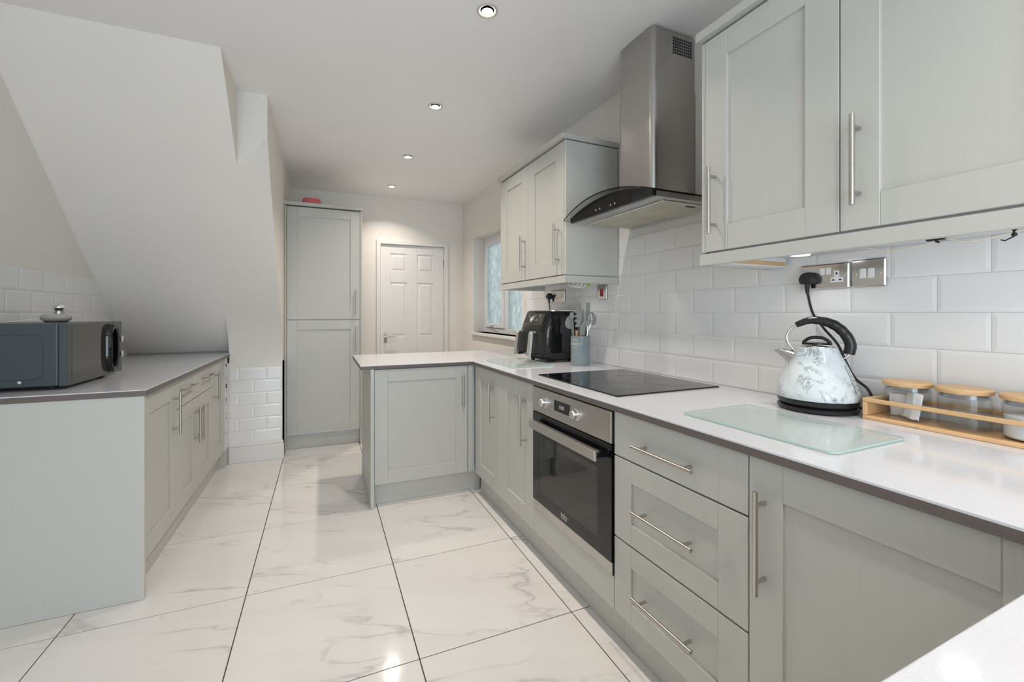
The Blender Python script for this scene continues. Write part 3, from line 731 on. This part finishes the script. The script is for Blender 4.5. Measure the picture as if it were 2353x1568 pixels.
# ------------------------------------------------------------------ downlights
for y, lab in ((4.53, 'smallest, farthest recessed ceiling downlight near the white door'), (3.62, 'recessed ceiling downlight second from the far door'), (2.67, 'recessed ceiling downlight third from the far door'), (1.74, 'largest, nearest recessed ceiling downlight at top of picture'),
               (-0.14, 'recessed ceiling downlight behind the photographer'), (-1.1, 'recessed ceiling downlight farthest behind the photographer')):
    t = thing('downlight', lab, 'light', (0.66, y, ZC), None, 'ceiling downlights')
    B().lathe([(.046, -.0002), (.046, -.004), (.038, -.006), (.034, -.002), (.030, -.0002)], (0.66, y, ZC), 36).build('bezel', 'satin_nickel', t, smooth=True)
    B().lathe([(.024, -.0065), (.023, -.009), (0, -.010)], (0.66, y, ZC), 28).build('bulb', 'bulb', t, smooth=True)
    L = bpy.data.lights.new('downlight_lamp', 'AREA'); L.shape = 'DISK'; L.size = .06; L.energy = SPOT_W; L.color = SPOT_COL; L.spread = math.radians(124)
    o = bpy.data.objects.new('downlight_lamp', L); COL.objects.link(o); o.parent = t; o.location = (0, 0, -.013)

# ------------------------------------------------------------------ sockets and switches on the tiled wall
def plate(b, y0, y1, z0, z1): b.box(TX - .008, TX - .0003, y0, y1, z0, z1, .003)
def rocker(parent, y, z, w=.0085, h=.016, tilt=0):
    B().box(TX - .0105, TX - .0075, y - w, y + w, z - h, z + h, .001).build('rocker', 'white_plastic', parent)
def outlet(parent, y, z):
    b = B(); b.box(TX - .0090, TX - .0078, y - .020, y + .020, z - .020, z - .003, .0005); b.box(TX - .0090, TX - .0078, y - .008, y + .008, z - .003, z + .020, .0005)
    o = b.build('outlet', 'white_plastic', parent)
    B().box(TX - .0094, TX - .0089, y - .0025, y + .0025, z + .006, z + .014).build('slot', 'hole_dark', o)
    for q in (-.011, .011): B().box(TX - .0094, TX - .0089, y + q - .004, y + q + .004, z - .014, z - .010).build('slot', 'hole_dark', o)
def screws(parent, ys_, z):
    for y in ys_:
        b = B().lathe([(.004, 0), (.004, .0012), (.003, .0018), (0, .0018)], (0, 0, 0), 14)
        for v in b.bm.verts: v.co = Vector((TX - .0078 - v.co.z, y + v.co.x, z + v.co.y))
        b.build('screw', 'chrome', parent)
def plug(parent_label, y, z, cordpts, r=.0034):
    t = thing('plug', parent_label, 'plug', (TX - .03, y, z), 'R')
    b = B(); rr = []
    for w, k in ((.0095, 1.0), (.024, 1.0), (.036, .92), (.043, .72)):
        rr.append([(TX - w, y + (-.026 + .052 * 1) * k * math.cos(a) * (1.0 if abs(math.sin(a)) < .9 else .98), z + .027 * k * (math.sin(a) if math.sin(a) > -.6 else -.6)) for a in [2 * PI * i / 20 for i in range(20)]])
    b.rings(rr); b.build('body', 'black_matt', t, smooth=True)
    B().tube([(TX - .026, y, z - .014), (TX - .026, y, z - .05)], [.009, .0052], 10).build('strain_relief', 'black_matt', t, smooth=True)
    B().tube(spline([(TX - .026, y, z - .046)] + cordpts, 10), r, 8).build('cord', 'black_plastic', t, smooth=True)
    return t
t = thing('double_socket', 'chrome double wall socket with black plug in it behind the kettle', 'socket', (TX, .948, 1.33), 'R')
b = B(); plate(b, .871, 1.026, 1.285, 1.371); pt = b.build('plate', 'chrome', t)
outlet(t, .907, 1.326); rocker(t, .952, 1.346, .0075, .012); rocker(t, .933, 1.346, .0075, .012); screws(t, (.884,), 1.328)
plug('black kettle plug and flex in the chrome double socket', .992, 1.320, [(1.580, 0.971, 1.199), (1.580, 0.935, 1.146), (1.580, 0.892, 1.093), (1.580, 0.866, 1.032), (1.580, 0.841, 0.985), (1.580, 0.806, 0.955), (1.582, 0.790, 0.912), (1.575, 0.790, 0.899), (1.560, 0.822, 0.894)], .0042)
t = thing('light_switch', 'chrome two-gang wall switch right of the double socket', 'switch', (TX, .817, 1.33), 'R')
b = B(); plate(b, .770, .864, 1.286, 1.375); b.build('plate', 'chrome', t); rocker(t, .830, 1.329, .0085, .016); rocker(t, .807, 1.329, .0085, .016); screws(t, (.851, .784), 1.329)
t = thing('double_socket', 'chrome socket and switch plate above the air fryer', 'socket', (TX, 2.75, 1.325), 'R')
b = B(); plate(b, 2.652, 2.862, 1.281, 1.368); b.build('plate', 'chrome', t); outlet(t, 2.765, 1.322); rocker(t, 2.80, 1.345, .007, .011); rocker(t, 2.818, 1.345, .007, .011); rocker(t, 2.705, 1.325, .008, .015); rocker(t, 2.684, 1.325, .008, .015); screws(t, (2.725, 2.664), 1.325)
plug('black air fryer plug in the far chrome socket plate', 2.838, 1.322, [(TX - .03, 2.825, 1.25), (TX - .03, 2.80, 1.12), (TX - .025, 2.80, 1.02)])
t = thing('cooker_switch', 'chrome cooker isolator switch with red rocker near the hood', 'switch', (TX, 2.22, 1.325), 'R')
b = B(); plate(b, 2.173, 2.265, 1.284, 1.375); b.build('plate', 'chrome', t); B().box(TX - .0125, TX - .0075, 2.207, 2.233, 1.303, 1.350, .002).build('rocker', 'red_lens', t); screws(t, (2.187, 2.252), 1.328)

# ------------------------------------------------------------------ kettle
kc = Vector((1.488, .905, WT)); ks = Vector((.50, -.866, 0)).normalized(); kn = Vector((.866, .5, 0))
def kp(s, z, n=0.0): return kc + ks * s + kn * n + Vector((0, 0, z))
t = thing('kettle', 'white marbled pyramid kettle with black arched handle on its base', 'kettle', tuple(kc), 'R')
B().lathe([(0, .0005), (.104, .0005), (.111, .006), (.112, .014), (.104, .020), (0, .020)], tuple(kc), 48).build('power_base', 'black_plastic', t, smooth=True)
B().lathe([(0, .0215), (.106, .0215), (.111, .028), (.1125, .0405), (0, .0405)], tuple(kc), 48).build('bottom_band', 'black_plastic', t, smooth=True)
kb = B().lathe([(.1125, .041), (.1155, .048), (.1155, .056), (.112, .070), (.1025, .098), (.088, .134), (.0715, .170), (.060, .194), (.0555, .204), (.050, .2075), (0, .2075)], tuple(kc), 64).build('body', 'kettle', t, smooth=True)
kl = B().lathe([(.0495, .2078), (.0495, .2095), (.043, .2145), (.030, .2180), (0, .2190)], tuple(kc), 40).build('lid', 'chrome', t, smooth=True)
b = B(); b.lathe([(0, .2180), (.030, .2180), (.031, .2215), (0, .2235)], tuple(kc), 28)
b.tube(spline([kp(-.036, .213), kp(-.034, .224), kp(-.019, .2365), kp(0, .2395), kp(.019, .2365), kp(.034, .224), kp(.036, .213)], 6), .0052, 10); b.build('lid_knob', 'black_plastic', kl, smooth=True)
b = B(); b.tube(spline([kp(-.060, .190), kp(-.076, .212), kp(-.084, .238), kp(-.073, .265), kp(-.052, .283)], 8), .0042, 10); hd = b.build('handle', 'chrome', t, smooth=True); B().tube(spline([kp(.086, .196), kp(.078, .178), kp(.064, .172)], 6), .0042, 10).build('handle_tail', 'chrome', hd, smooth=True)
gp = spline([kp(-.057, .280), kp(-.020, .2955), kp(.018, .293), kp(.050, .278), kp(.075, .250), kp(.087, .218), kp(.083, .188)], 9)
B().tube(gp, [.0095 + .0065 * min(1, i / 24) + .0005 * math.sin(i * 1.05) * (1 if 8 < i < 38 else 0) for i in range(len(gp))], 14).build('grip', 'black_plastic', hd, smooth=True)
B().lathe([(0, -.006), (.012, -.006), (.012, .010), (0, .010)], tuple(kp(.060, .172)), 16).build('hinge_button', 'black_gloss', t, smooth=True)
b = B(); a0, a1 = kp(-.050, .160), kp(-.108, .1945); dirv = (a1 - a0).normalized(); side = dirv.cross(kn).normalized()
rr = []
for f, ra, rb in ((0, .030, .030), (.55, .021, .018), (1, .014, .0095)):
    c0 = a0.lerp(a1, f); rr.append([c0 + kn * (ra * math.cos(q)) + side * (rb * math.sin(q)) + (dirv * (.010 * math.sin(q)) if f == 1 else Vector()) for q in [2 * PI * i / 24 for i in range(24)]])
b.rings(rr); b.build('spout', 'steel', t, smooth=True)
b = B(); rr = []
for zz, rad in ((.064, .1140), (.075, .1110), (.10, .1023), (.134, .0886), (.155, .079)):
    rr.append([kc + Vector((0, 0, zz)) + (ks * math.cos(q) - kn * math.sin(q)) * (rad + .0012) for q in [.28 + .055 * i for i in range(5)]])
b.rings(rr, cap=False, closed=False); b.build('water_window', 'print_white', t, smooth=True)
for zz, rad in ((.078, .1103), (.092, .1055), (.106, .1002), (.120, .0945), (.134, .0888)):
    d1, d2 = [(ks * math.cos(q) - kn * math.sin(q)) * (rad + .0022) for q in (.36, .42)]
    B().faces([kc + d1 + Vector((0, 0, zz)), kc + d2 + Vector((0, 0, zz)), kc + d2 * .994 + Vector((0, 0, zz + .003)), kc + d1 * .994 + Vector((0, 0, zz + .003))], [(0, 1, 2, 3)]).build('level_mark', 'print_grey', t)
b = B(); b.box(-.006, .030, -.010, .010, 0, .006, .002)
for v in b.bm.verts: v.co = kp(.104 + v.co.x, .024 + v.co.z, v.co.y - .02)
b.build('switch_lever', 'water_window', t)

# ------------------------------------------------------------------ glass boards
def rpoly(x0, x1, y0, y1, r, n=5):
    P = []
    for cx_, cy_, a0_ in ((x1 - r, y1 - r, 0), (x0 + r, y1 - r, 1), (x0 + r, y0 + r, 2), (x1 - r, y0 + r, 3)):
        for k in range(n + 1): a = (a0_ + k / n) * PI / 2; P.append((cx_ + r * math.cos(a), cy_ + r * math.sin(a)))
    return P
def board(label, x0, x1, y0, y1):
    t = thing('chopping_board', label, 'chopping board', ((x0 + x1) / 2, (y0 + y1) / 2, WT), 'R', 'glass chopping boards')
    P = rpoly(x0, x1, y0, y1, .018)
    B().prism(P, WT + .0028, WT + .0070, .001).build('glass_sheet', 'board', t)
    rr = [[(*q, z) for q in rpoly(x0 - .0004, x1 + .0004, y0 - .0004, y1 + .0004, .018)] for z in (WT + .003, WT + .0066)]
    B().rings(rr, cap=False).build('edge', 'board_edge', t)
    for x in (x0 + .03, x1 - .03):
        for y in (y0 + .03, y1 - .03): B().lathe([(0, 0), (.006, 0), (.006, .0026), (0, .0026)], (x, y, WT + .0001), 12).build('foot', 'white_plastic', t)
board('pale green glass chopping board on the worktop in front of the kettle', 1.018, 1.318, .597, 1.03)
board('pale green glass chopping board in front of the air fryer', 1.005, 1.285, 2.255, 2.69)

# ------------------------------------------------------------------ bamboo rack and jars
rx0, rx1, ry0, ry1 = 1.478, 1.604, .36, .772
t = thing('jar_rack', 'long bamboo jar rack standing on the worktop at the right edge', 'rack', ((rx0 + rx1) / 2, .6, WT), 'R')
B().box(rx0, rx1, ry0, ry1, WT + .0003, WT + .011, .002).build('base_board', 'bamboo', t)
B().box(rx0, rx1, ry1 - .011, ry1 - .0002, WT + .0112, WT + .052, .002).build('end_board', 'bamboo', t)
B().box(rx0, rx0 + .010, ry0, ry1 - .0002, WT + .0522, WT + .064, .002).build('front_rail', 'bamboo', t)
B().box(rx1 - .010, rx1, ry0, ry1 - .0002, WT + .0522, WT + .064, .002).build('back_rail', 'bamboo', t)
B().box(rx0 + .0102, rx1 - .0102, ry1 - .018, ry1 - .0002, WT + .0522, WT + .064, .002).build('end_rail', 'bamboo', t)
def jar(label, y):
    c = (1.541, y, WT + .0115); r = .0515
    t = thing('storage_jar', label, 'jar', c, 'R', 'glass jars in the bamboo rack')
    B().lathe([(r - .006, 0), (r, .006), (r, .088), (r - .002, .096), (r - .0045, .096), (r - .0025, .088), (r - .0025, .008), (r - .007, .0035), (0, .0035)], c, 40, cap=True).build('glass', 'jar_glass', t, smooth=True)
    l = B().lathe([(0, .0965), (r + .002, .0965), (r + .004, .100), (r + .004, .107), (r + .001, .110), (0, .110)], c, 40).build('lid', 'bamboo', t, smooth=True)
    B().lathe([(r - .0052, .0955), (r - .0048, .084), (r - .008, .084), (r - .008, .0955)], c, 40, cap=False).build('seal', 'water_window', l, smooth=True)
    return t, c
t, c = jar('glass jar of wrapped white sachets, left in the bamboo rack', .690)
random.seed(3)
def sachet(name, cx_, cy_, cz_, sx, sy, sz, rz, tilt, label):
    b = bmesh.new(); bmesh.ops.create_cube(b, size=1); bmesh.ops.subdivide_edges(b, edges=b.edges[:], cuts=3, use_grid_fill=True)
    bb = B(); bb._merge(b); Mx = Matrix.Translation((cx_, cy_, cz_)) @ Matrix.Rotation(rz, 4, 'Z') @ Matrix.Rotation(tilt, 4, 'X')
    for v in bb.bm.verts:
        k = 1 + .12 * (random.random() - .5); pinch = 1 - .75 * abs(v.co.x * 2) ** 4 if abs(v.co.x) > .2 else 1
        v.co = Mx @ Vector((v.co.x * sx * k, v.co.y * sy * k * pinch, v.co.z * sz * k))
    return bb
o = sachet('sachet', 1.519, .668, WT + .056, .060, .020, .072, .9, .15, ''); tag(o.build('sachet', 'paper_white', base=(1.52, .668, WT + .02), run='R'), 'crumpled white paper sachet at the front of the left jar', 'sachet')
o = sachet('sachet', 1.546, .706, WT + .050, .050, .014, .066, 1.7, -.2, ''); tag(o.build('sachet', 'paper_white', base=(1.545, .70, WT + .02), run='R'), 'white paper sachet at the back of the left jar', 'sachet')
b = B()
for k in range(6): b.box(1.518, 1.5195, .712, .728, WT + .058 + .005 * k, WT + .0600 + .005 * k)
tag(b.build('printed_sticker', 'black_matt', base=(1.519, .72, WT + .06), run='R'), 'sticker of black printed lines inside the left jar', 'sticker') if False else b.bm.free()
jar('empty glass jar with bamboo lid in the middle of the rack', .571)
t, c = jar('glass jar of white sugar at the right picture edge', .450)
B().lathe([(0, .0042), (.043, .0042), (.0482, .009), (.0482, .058), (.030, .064), (0, .060)], c, 36).build('sugar', 'sugar', t, smooth=True)

# ------------------------------------------------------------------ air fryer
t = thing('air_fryer', 'black dual-drawer air fryer with silver handles under the wall cabinet', 'air fryer', (1.45, 2.57, WT), 'R')
ax0, ax1, ay0, ay1 = 1.285, 1.575, 2.395, 2.755
def ring_rr(x0, x1, y0, y1, r, z): return [(*q, z) for q in rpoly(x0, x1, y0, y1, r, 6)]
B().rings([ring_rr(ax0 + .05, ax1 - .01, ay0 + .03, ay1 - .03, .04, WT + .012), ring_rr(ax0 + .012, ax1, ay0 + .006, ay1 - .006, .05, WT + .036), ring_rr(ax0, ax1, ay0, ay1, .055, WT + .07), ring_rr(ax0 + .004, ax1, ay0, ay1, .055, WT + .20),
            ring_rr(ax0 + .018, ax1, ay0, ay1, .05, WT + .245), ring_rr(ax0 + .048, ax1, ay0 + .006, ay1 - .006, .045, WT + .322), ring_rr(ax0 + .056, ax1 - .006, ay0 + .012, ay1 - .012, .04, WT + .332)]).build('body', 'black_gloss', t, smooth=True)
B().rings([ring_rr(ax0 + .062, ax1 - .012, ay0 + .02, ay1 - .02, .036, z) for z in (WT + .3322, WT + .339)]).build('lid_trim', 'silver', t, smooth=True)
# sloping control panel
b = B()
def fp_(y, k, off): return (ax0 + .018 + .030 * k - off, y, WT + .245 + .077 * k)
b.faces([fp_(ay0 + .055, .02, .0015), fp_(ay1 - .055, .02, .0015), fp_(ay1 - .055, .93, .0015), fp_(ay0 + .055, .93, .0015)], [(0, 1, 2, 3)]); cp = b.build('control_panel', 'black_plastic', t)
b = B()
for (ya, yb_, ka, kb_) in ((ay0 + .055, ay1 - .055, .0, .03), (ay0 + .055, ay0 + .058, .0, .93), (ay0 + .055, ay1 - .055, .91, .93)):
    b.faces([fp_(ya, ka, .0022), fp_(yb_, ka, .0022), fp_(yb_, kb_, .0022), fp_(ya, kb_, .0022)], [(0, 1, 2, 3)])
b.build('panel_outline', 'print_grey', cp)
for (yy, kk, w_, h_) in ((2.655, .72, .012, .09), (2.585, .70, .028, .06), (2.505, .74, .016, .09), (2.535, .38, .010, .10), (2.495, .40, .008, .03), (2.495, .55, .008, .03), (2.495, .25, .008, .03)):
    B().faces([fp_(yy - w_, kk - h_, .0022), fp_(yy + w_, kk - h_, .0022), fp_(yy + w_, kk + h_, .0022), fp_(yy - w_, kk + h_, .0022)], [(0, 1, 2, 3)]).build('icon', 'print_grey', cp)
b = B().lathe([(.021, 0), (.021, .014), (.018, .017), (.015, .017), (.015, .012), (0, .012)], (0, 0, 0), 28)
q = Vector((-.93, 0, .36)).normalized(); e1 = Vector((0, 1, 0)); e2 = q.cross(e1)
for v in b.bm.verts: v.co = Vector(fp_(2.585, .36, 0)) + e1 * v.co.x + e2 * v.co.y + q * v.co.z
b.build('dial', 'silver', cp, smooth=True)
for y in (2.668, 2.482):
    b = B(); b.rings([[(ax0 - .010 + .0006, y + a, WT + z) for a, z in ((-.080, .052), (.080, .052), (.080, .196), (-.080, .196))], [(ax0 + .02, y + a, WT + z) for a, z in ((-.080, .052), (.080, .052), (.080, .196), (-.080, .196))]]); dw = b.build('drawer', 'black_matt', t)
    b = B(); b.rings([[(x, y - .018, z), (x, y + .018, z), (x2, y + .018, z), (x2, y - .018, z)] for x, x2, z in ((ax0 - .070, ax0 - .055, WT + .040), (ax0 - .062, ax0 - .046, WT + .10), (ax0 - .052, ax0 - .036, WT + .185), (ax0 - .044, ax0 - .028, WT + .200))])
    b.box(ax0 - .044, ax0 - .010, y - .018, y + .018, WT + .180, WT + .2005, .004); b.build('handle', 'silver', dw)
    b = B(); b.box(ax0 - .054, ax0 - .008, y - .013, y + .013, WT + .040, WT + .056, .003); b.build('handle_bracket', 'black_plastic', dw)
for x in (ax0 + .08, ax1 - .05):
    for y in (ay0 + .07, ay1 - .07): B().lathe([(0, 0), (.012, 0), (.014, .013), (0, .013)], (x, y, WT + .0003), 14).build('foot', 'black_matt', t)

# ------------------------------------------------------------------ utensil pot and utensils
pc = Vector((1.452, 2.232, WT)); pr_ = .058; ph = .181
t = thing('utensil_pot', 'grey enamel utensil pot with white lettering beside the hob', 'pot', tuple(pc), 'R')
B().lathe([(0, .0005), (pr_ - .002, .0005), (pr_, .004), (pr_, ph - .001), (pr_ - .001, ph), (pr_ - .003, ph), (pr_ - .003, .006), (0, .006)], tuple(pc), 48).build('can', 'enamel_grey', t, smooth=True)
def wrap(u, v, z0, a0=-2.42): a = a0 + u / pr_; return (pc.x + (pr_ + .0006) * math.cos(a), pc.y + (pr_ + .0006) * math.sin(a), pc.z + z0 + v)
a0_ = math.radians(197)
text_obj('lettering', 'UTENSILS', .024, 'print_white', t, lambda u, v: wrap(u, v, .132, a0_))
text_obj('lettering', 'kitchen', .017, 'print_white', t, lambda u, v: wrap(u, v, .158, a0_))
b = B(); n = 10
for i in range(n): b.faces([wrap(-.022 + .044 * i / n, -.0008, .111, a0_), wrap(-.022 + .044 * (i + 1) / n, -.0008, .111, a0_), wrap(-.022 + .044 * (i + 1) / n, .0008, .111, a0_), wrap(-.022 + .044 * i / n, .0008, .111, a0_)], [(0, 1, 2, 3)])
b.build('lettering_line', 'print_white', t)
# screen-ish axes at the pot: lateral (right in view) and depth
UL = Vector((.84, -.54, 0)); UD = Vector((.54, .84, 0))
def up_(s, d, z): return pc + UL * s + UD * d + Vector((0, 0, z))
def flat(b, outline, d0, th, lean=0.0):
    # outline in (s, z); thickness along the view depth
    rr = [[up_(s, d0 + k * th + lean * (z - .18), z) for s, z in outline] for k in (-.5, .5)]
    b.rings(rr); return b
def utensil(name, label, head, hm, stem, sm, sr):
    t = thing(name, label, 'utensil', tuple(up_(stem[0][0], stem[0][1], stem[0][2])), 'R', 'utensils in the grey pot')
    B().tube([up_(*p) for p in stem], sr, 10).build('stem', sm, t, smooth=True)
    head(t, hm); return t
def h_spoon(c, w, h, d):
    def f(t, m):
        P = [(c[0] + w * math.sin(a) * (1 - .18 * math.cos(a)), c[1] + h * math.cos(a)) for a in [2 * PI * i / 24 for i in range(24)]]
        flat(B(), P, d, .007).build('head', m, t, smooth=True)
    return f
def h_poly(P, d, th=.006):
    return lambda t, m: flat(B(), P, d, th).build('head', m, t)
utensil('ladle', 'grey silicone ladle leaning left against the air fryer', h_spoon((-.066, .262), .026, .040, .012), 'silicone_grey', [(-.03, .012, .01), (-.052, .012, .228)], 'silicone_grey', .005)
utensil('slim_spoon', 'slim grey silicone spoon with terracotta collar, leftmost in the pot', h_spoon((-.052, .305), .014, .022, -.020), 'silicone_grey', [(-.030, -.02, .01), (-.042, -.02, .195), (-.049, -.02, .29)], 'silicone_grey', .0052)
def h_fork(t, m):
    P = [(-.034, .235), (-.006, .235), (.006, .27), (.008, .31), (-.004, .345), (-.022, .356), (-.034, .352), (-.020, .340), (-.038, .332), (-.042, .326), (-.018, .316), (-.036, .304), (-.040, .298), (-.016, .290), (-.034, .276), (-.038, .270), (-.020, .262)]
    flat(B(), P, -.030, .010).build('head', m, t)
utensil('spaghetti_fork', 'grey toothed spaghetti server with wooden handle in the pot', h_fork, 'silicone_grey', [(-.020, -.030, .01), (-.022, -.030, .215)], 'beech', .0095)
utensil('spatula', 'light grey silicone spatula standing at the back of the pot', h_poly([(-.022, .30), (.004, .30), (.006, .37), (.004, .382), (-.004, .380), (-.018, .35)], .028), 'silicone_grey', [(-.008, .028, .01), (-.008, .028, .31)], 'silicone_grey', .005)
utensil('pastry_brush', 'grey silicone brush head, tallest at the back of the pot', h_poly([(.030, .31), (.056, .31), (.062, .384), (.036, .386)], .020, .012), 'silicone_grey', [(.020, .020, .01), (.043, .020, .315)], 'silicone_grey', .006)
utensil('turner', 'olive-grey pointed silicone turner in the middle of the pot', h_poly([(-.004, .20), (.022, .20), (.024, .32), (.018, .348), (.010, .335)], -.010), 'silicone_green', [(.006, -.010, .01), (.009, -.010, .21)], 'silicone_green', .006)
utensil('angled_spatula', 'broad angled grey silicone turner at the front of the pot', h_poly([(-.006, .18), (.012, .18), (.024, .232), (.064, .258), (.074, .276), (.020, .276), (-.004, .242)], -.038), 'silicone_grey', [(.002, -.038, .01), (.003, -.038, .19)], 'silicone_grey', .007)
utensil('slotted_spoon', 'round grey slotted spoon on the right side of the pot', h_spoon((.066, .285), .030, .042, .004), 'silicone_grey', [(.025, .004, .01), (.050, .004, .25)], 'silicone_grey', .006)
def h_whisk(t, m):
    b = B()
    for k in range(4):
        a = PI * k / 4; ca, sa = math.cos(a), math.sin(a)
        b.tube(spline([up_(.042, -.018, .20), up_(.052 + .018 * ca, -.018 + .008 * sa, .27), up_(.060, -.018, .318), up_(.058 - .018 * ca, -.018 - .008 * sa, .27), up_(.044, -.018, .20)], 6), .0013, 6)
    b.build('wires', m, t, smooth=True)
utensil('whisk', 'small steel wire whisk among the utensils', h_whisk, 'chrome', [(.022, -.018, .01), (.042, -.018, .205)], 'chrome', .0055)
random.seed(11)

# ------------------------------------------------------------------ microwave and things on it
mx0, mx1, my0, my1, mz0, mz1 = -1.345, -0.985, 2.345, 2.862, WT + .016, WT + .277
t = thing('microwave', 'dark grey microwave with large oval handle on the left worktop', 'microwave', (-1.16, 2.6, WT))
B().box(mx0, mx1 - .032, my0, my1, mz0, mz1, .006, 2).build('case', 'microwave_grey', t)
# pressed outline on the visible side
b = B(); P = rpoly(mx0 + .03, mx1 - .075, mz0 + .03, mz1 - .045, .035, 6); Pi = rpoly(mx0 + .033, mx1 - .078, mz0 + .033, mz1 - .048, .033, 6)
n = len(P); b.rings([[(x, my0 - .0002, z) for x, z in P], [(x, my0 - .0016, z) for x, z in [( (a[0]+c[0])/2, (a[1]+c[1])/2) for a, c in zip(P, Pi)]], [(x, my0 - .0002, z) for x, z in Pi]], cap=False); b.build('pressed_outline', 'microwave_grey', t, smooth=True)
b = B().lathe([(.006, 0), (.006, .001), (0, .001)], (0, 0, 0), 16)
for v in b.bm.verts: v.co = Vector((-1.135 + v.co.x, my0 - v.co.z - .0002, mz0 + .022 + v.co.y))
b.build('side_badge', 'silver', t)
yd = 2.762
d = B().box(mx1 - .030, mx1, my0 - .003, yd - .0015, mz0 - .001, mz1 + .001, .003).build('door', 'microwave_panel', t)
B().box(mx1 - .001, mx1 + .0012, my0 + .030, yd - .006, mz0 + .006, mz1 - .006, .0005).build('door_glass', 'microwave_glass', d)
cp = B().box(mx1 - .030, mx1, yd + .0015, my1 + .003, mz0 - .001, mz1 + .001, .003).build('control_panel', 'microwave_panel', t)
zc_ = (mz0 + mz1) / 2; hy_ = 2.728
def oval(ry, rz, x, n=40): return [(x, hy_ + ry * math.copysign(abs(math.cos(a)) ** .8, math.cos(a)), zc_ + rz * math.copysign(abs(math.sin(a)) ** .62, math.sin(a))) for a in [2 * PI * i / n for i in range(n)]]
b = B(); rr = [oval(.050, .122, mx1 + .0015), oval(.047, .119, mx1 + .018), oval(.042, .114, mx1 + .023), oval(.033, .096, mx1 + .021), oval(.031, .092, mx1 + .010), oval(.031, .092, mx1 + .0015)]
b.rings(rr, cap=False); b.build('handle', 'black_gloss', d, smooth=True)
for z in (zc_ + .040, zc_ - .038):
    b = B().lathe([(.013, 0), (.013, .012), (.0175, .013), (.0175, .018), (.015, .0195), (0, .0195)], (0, 0, 0), 30)
    for v in b.bm.verts: v.co = Vector((mx1 + v.co.z, 2.822 + v.co.x, z + v.co.y))
    b.build('knob', 'silver', cp, smooth=True)
for x in (mx0 + .05, mx1 - .07):
    for y in (my0 + .05, my1 - .05): B().lathe([(0, 0), (.014, 0), (.016, .0155), (0, .0155)], (x, y, WT + .0003), 14).build('foot', 'black_matt', t)
mt = mz1 + .0002
dc = (-1.15, 2.640, mt)
t = thing('smart_speaker', 'flat pebble-shaped grey device with thin cable on top of the microwave', 'speaker', dc)
B().lathe([(0, .0003), (.038, .0003), (.038, .003), (0, .003)], dc, 32).build('foot', 'black_matt', t)
B().lathe([(0, .0032), (.038, .0032), (.050, .011), (.0535, .019), (.0535, .0195)], dc, 44, cap=False).build('lower_shell', 'speaker_grey', t, smooth=True)
B().lathe([(.054, .020), (.054, .0245), (.050, .032), (.038, .038), (.02, .0395), (0, .0398)], dc, 44, cap=False).build('upper_shell', 'speaker_grey', t, smooth=True)
B().tube(spline([(-1.19, 2.61, mt + .010), (-1.215, 2.585, mt + .013), (-1.25, 2.55, mt + .006), (-1.29, 2.51, mt + .003), (-1.34, 2.47, mt + .003)], 6), .0017, 8).build('cable', 'white_plastic', t, smooth=True)
gc = (-1.215, 2.815, mt)
t = thing('pepper_mill', 'small steel mill with round knob behind the grey device', 'mill', gc)
B().lathe([(0, .0003), (.021, .0003), (.021, .005), (.0185, .010), (.0185, .052), (0, .052)], gc, 28).build('body', 'steel', t, smooth=True)
B().lathe([(.012, .0522), (.019, .058), (.0235, .067), (.0235, .075), (.017, .085), (0, .089)], gc, 28).build('knob', 'chrome', t, smooth=True)
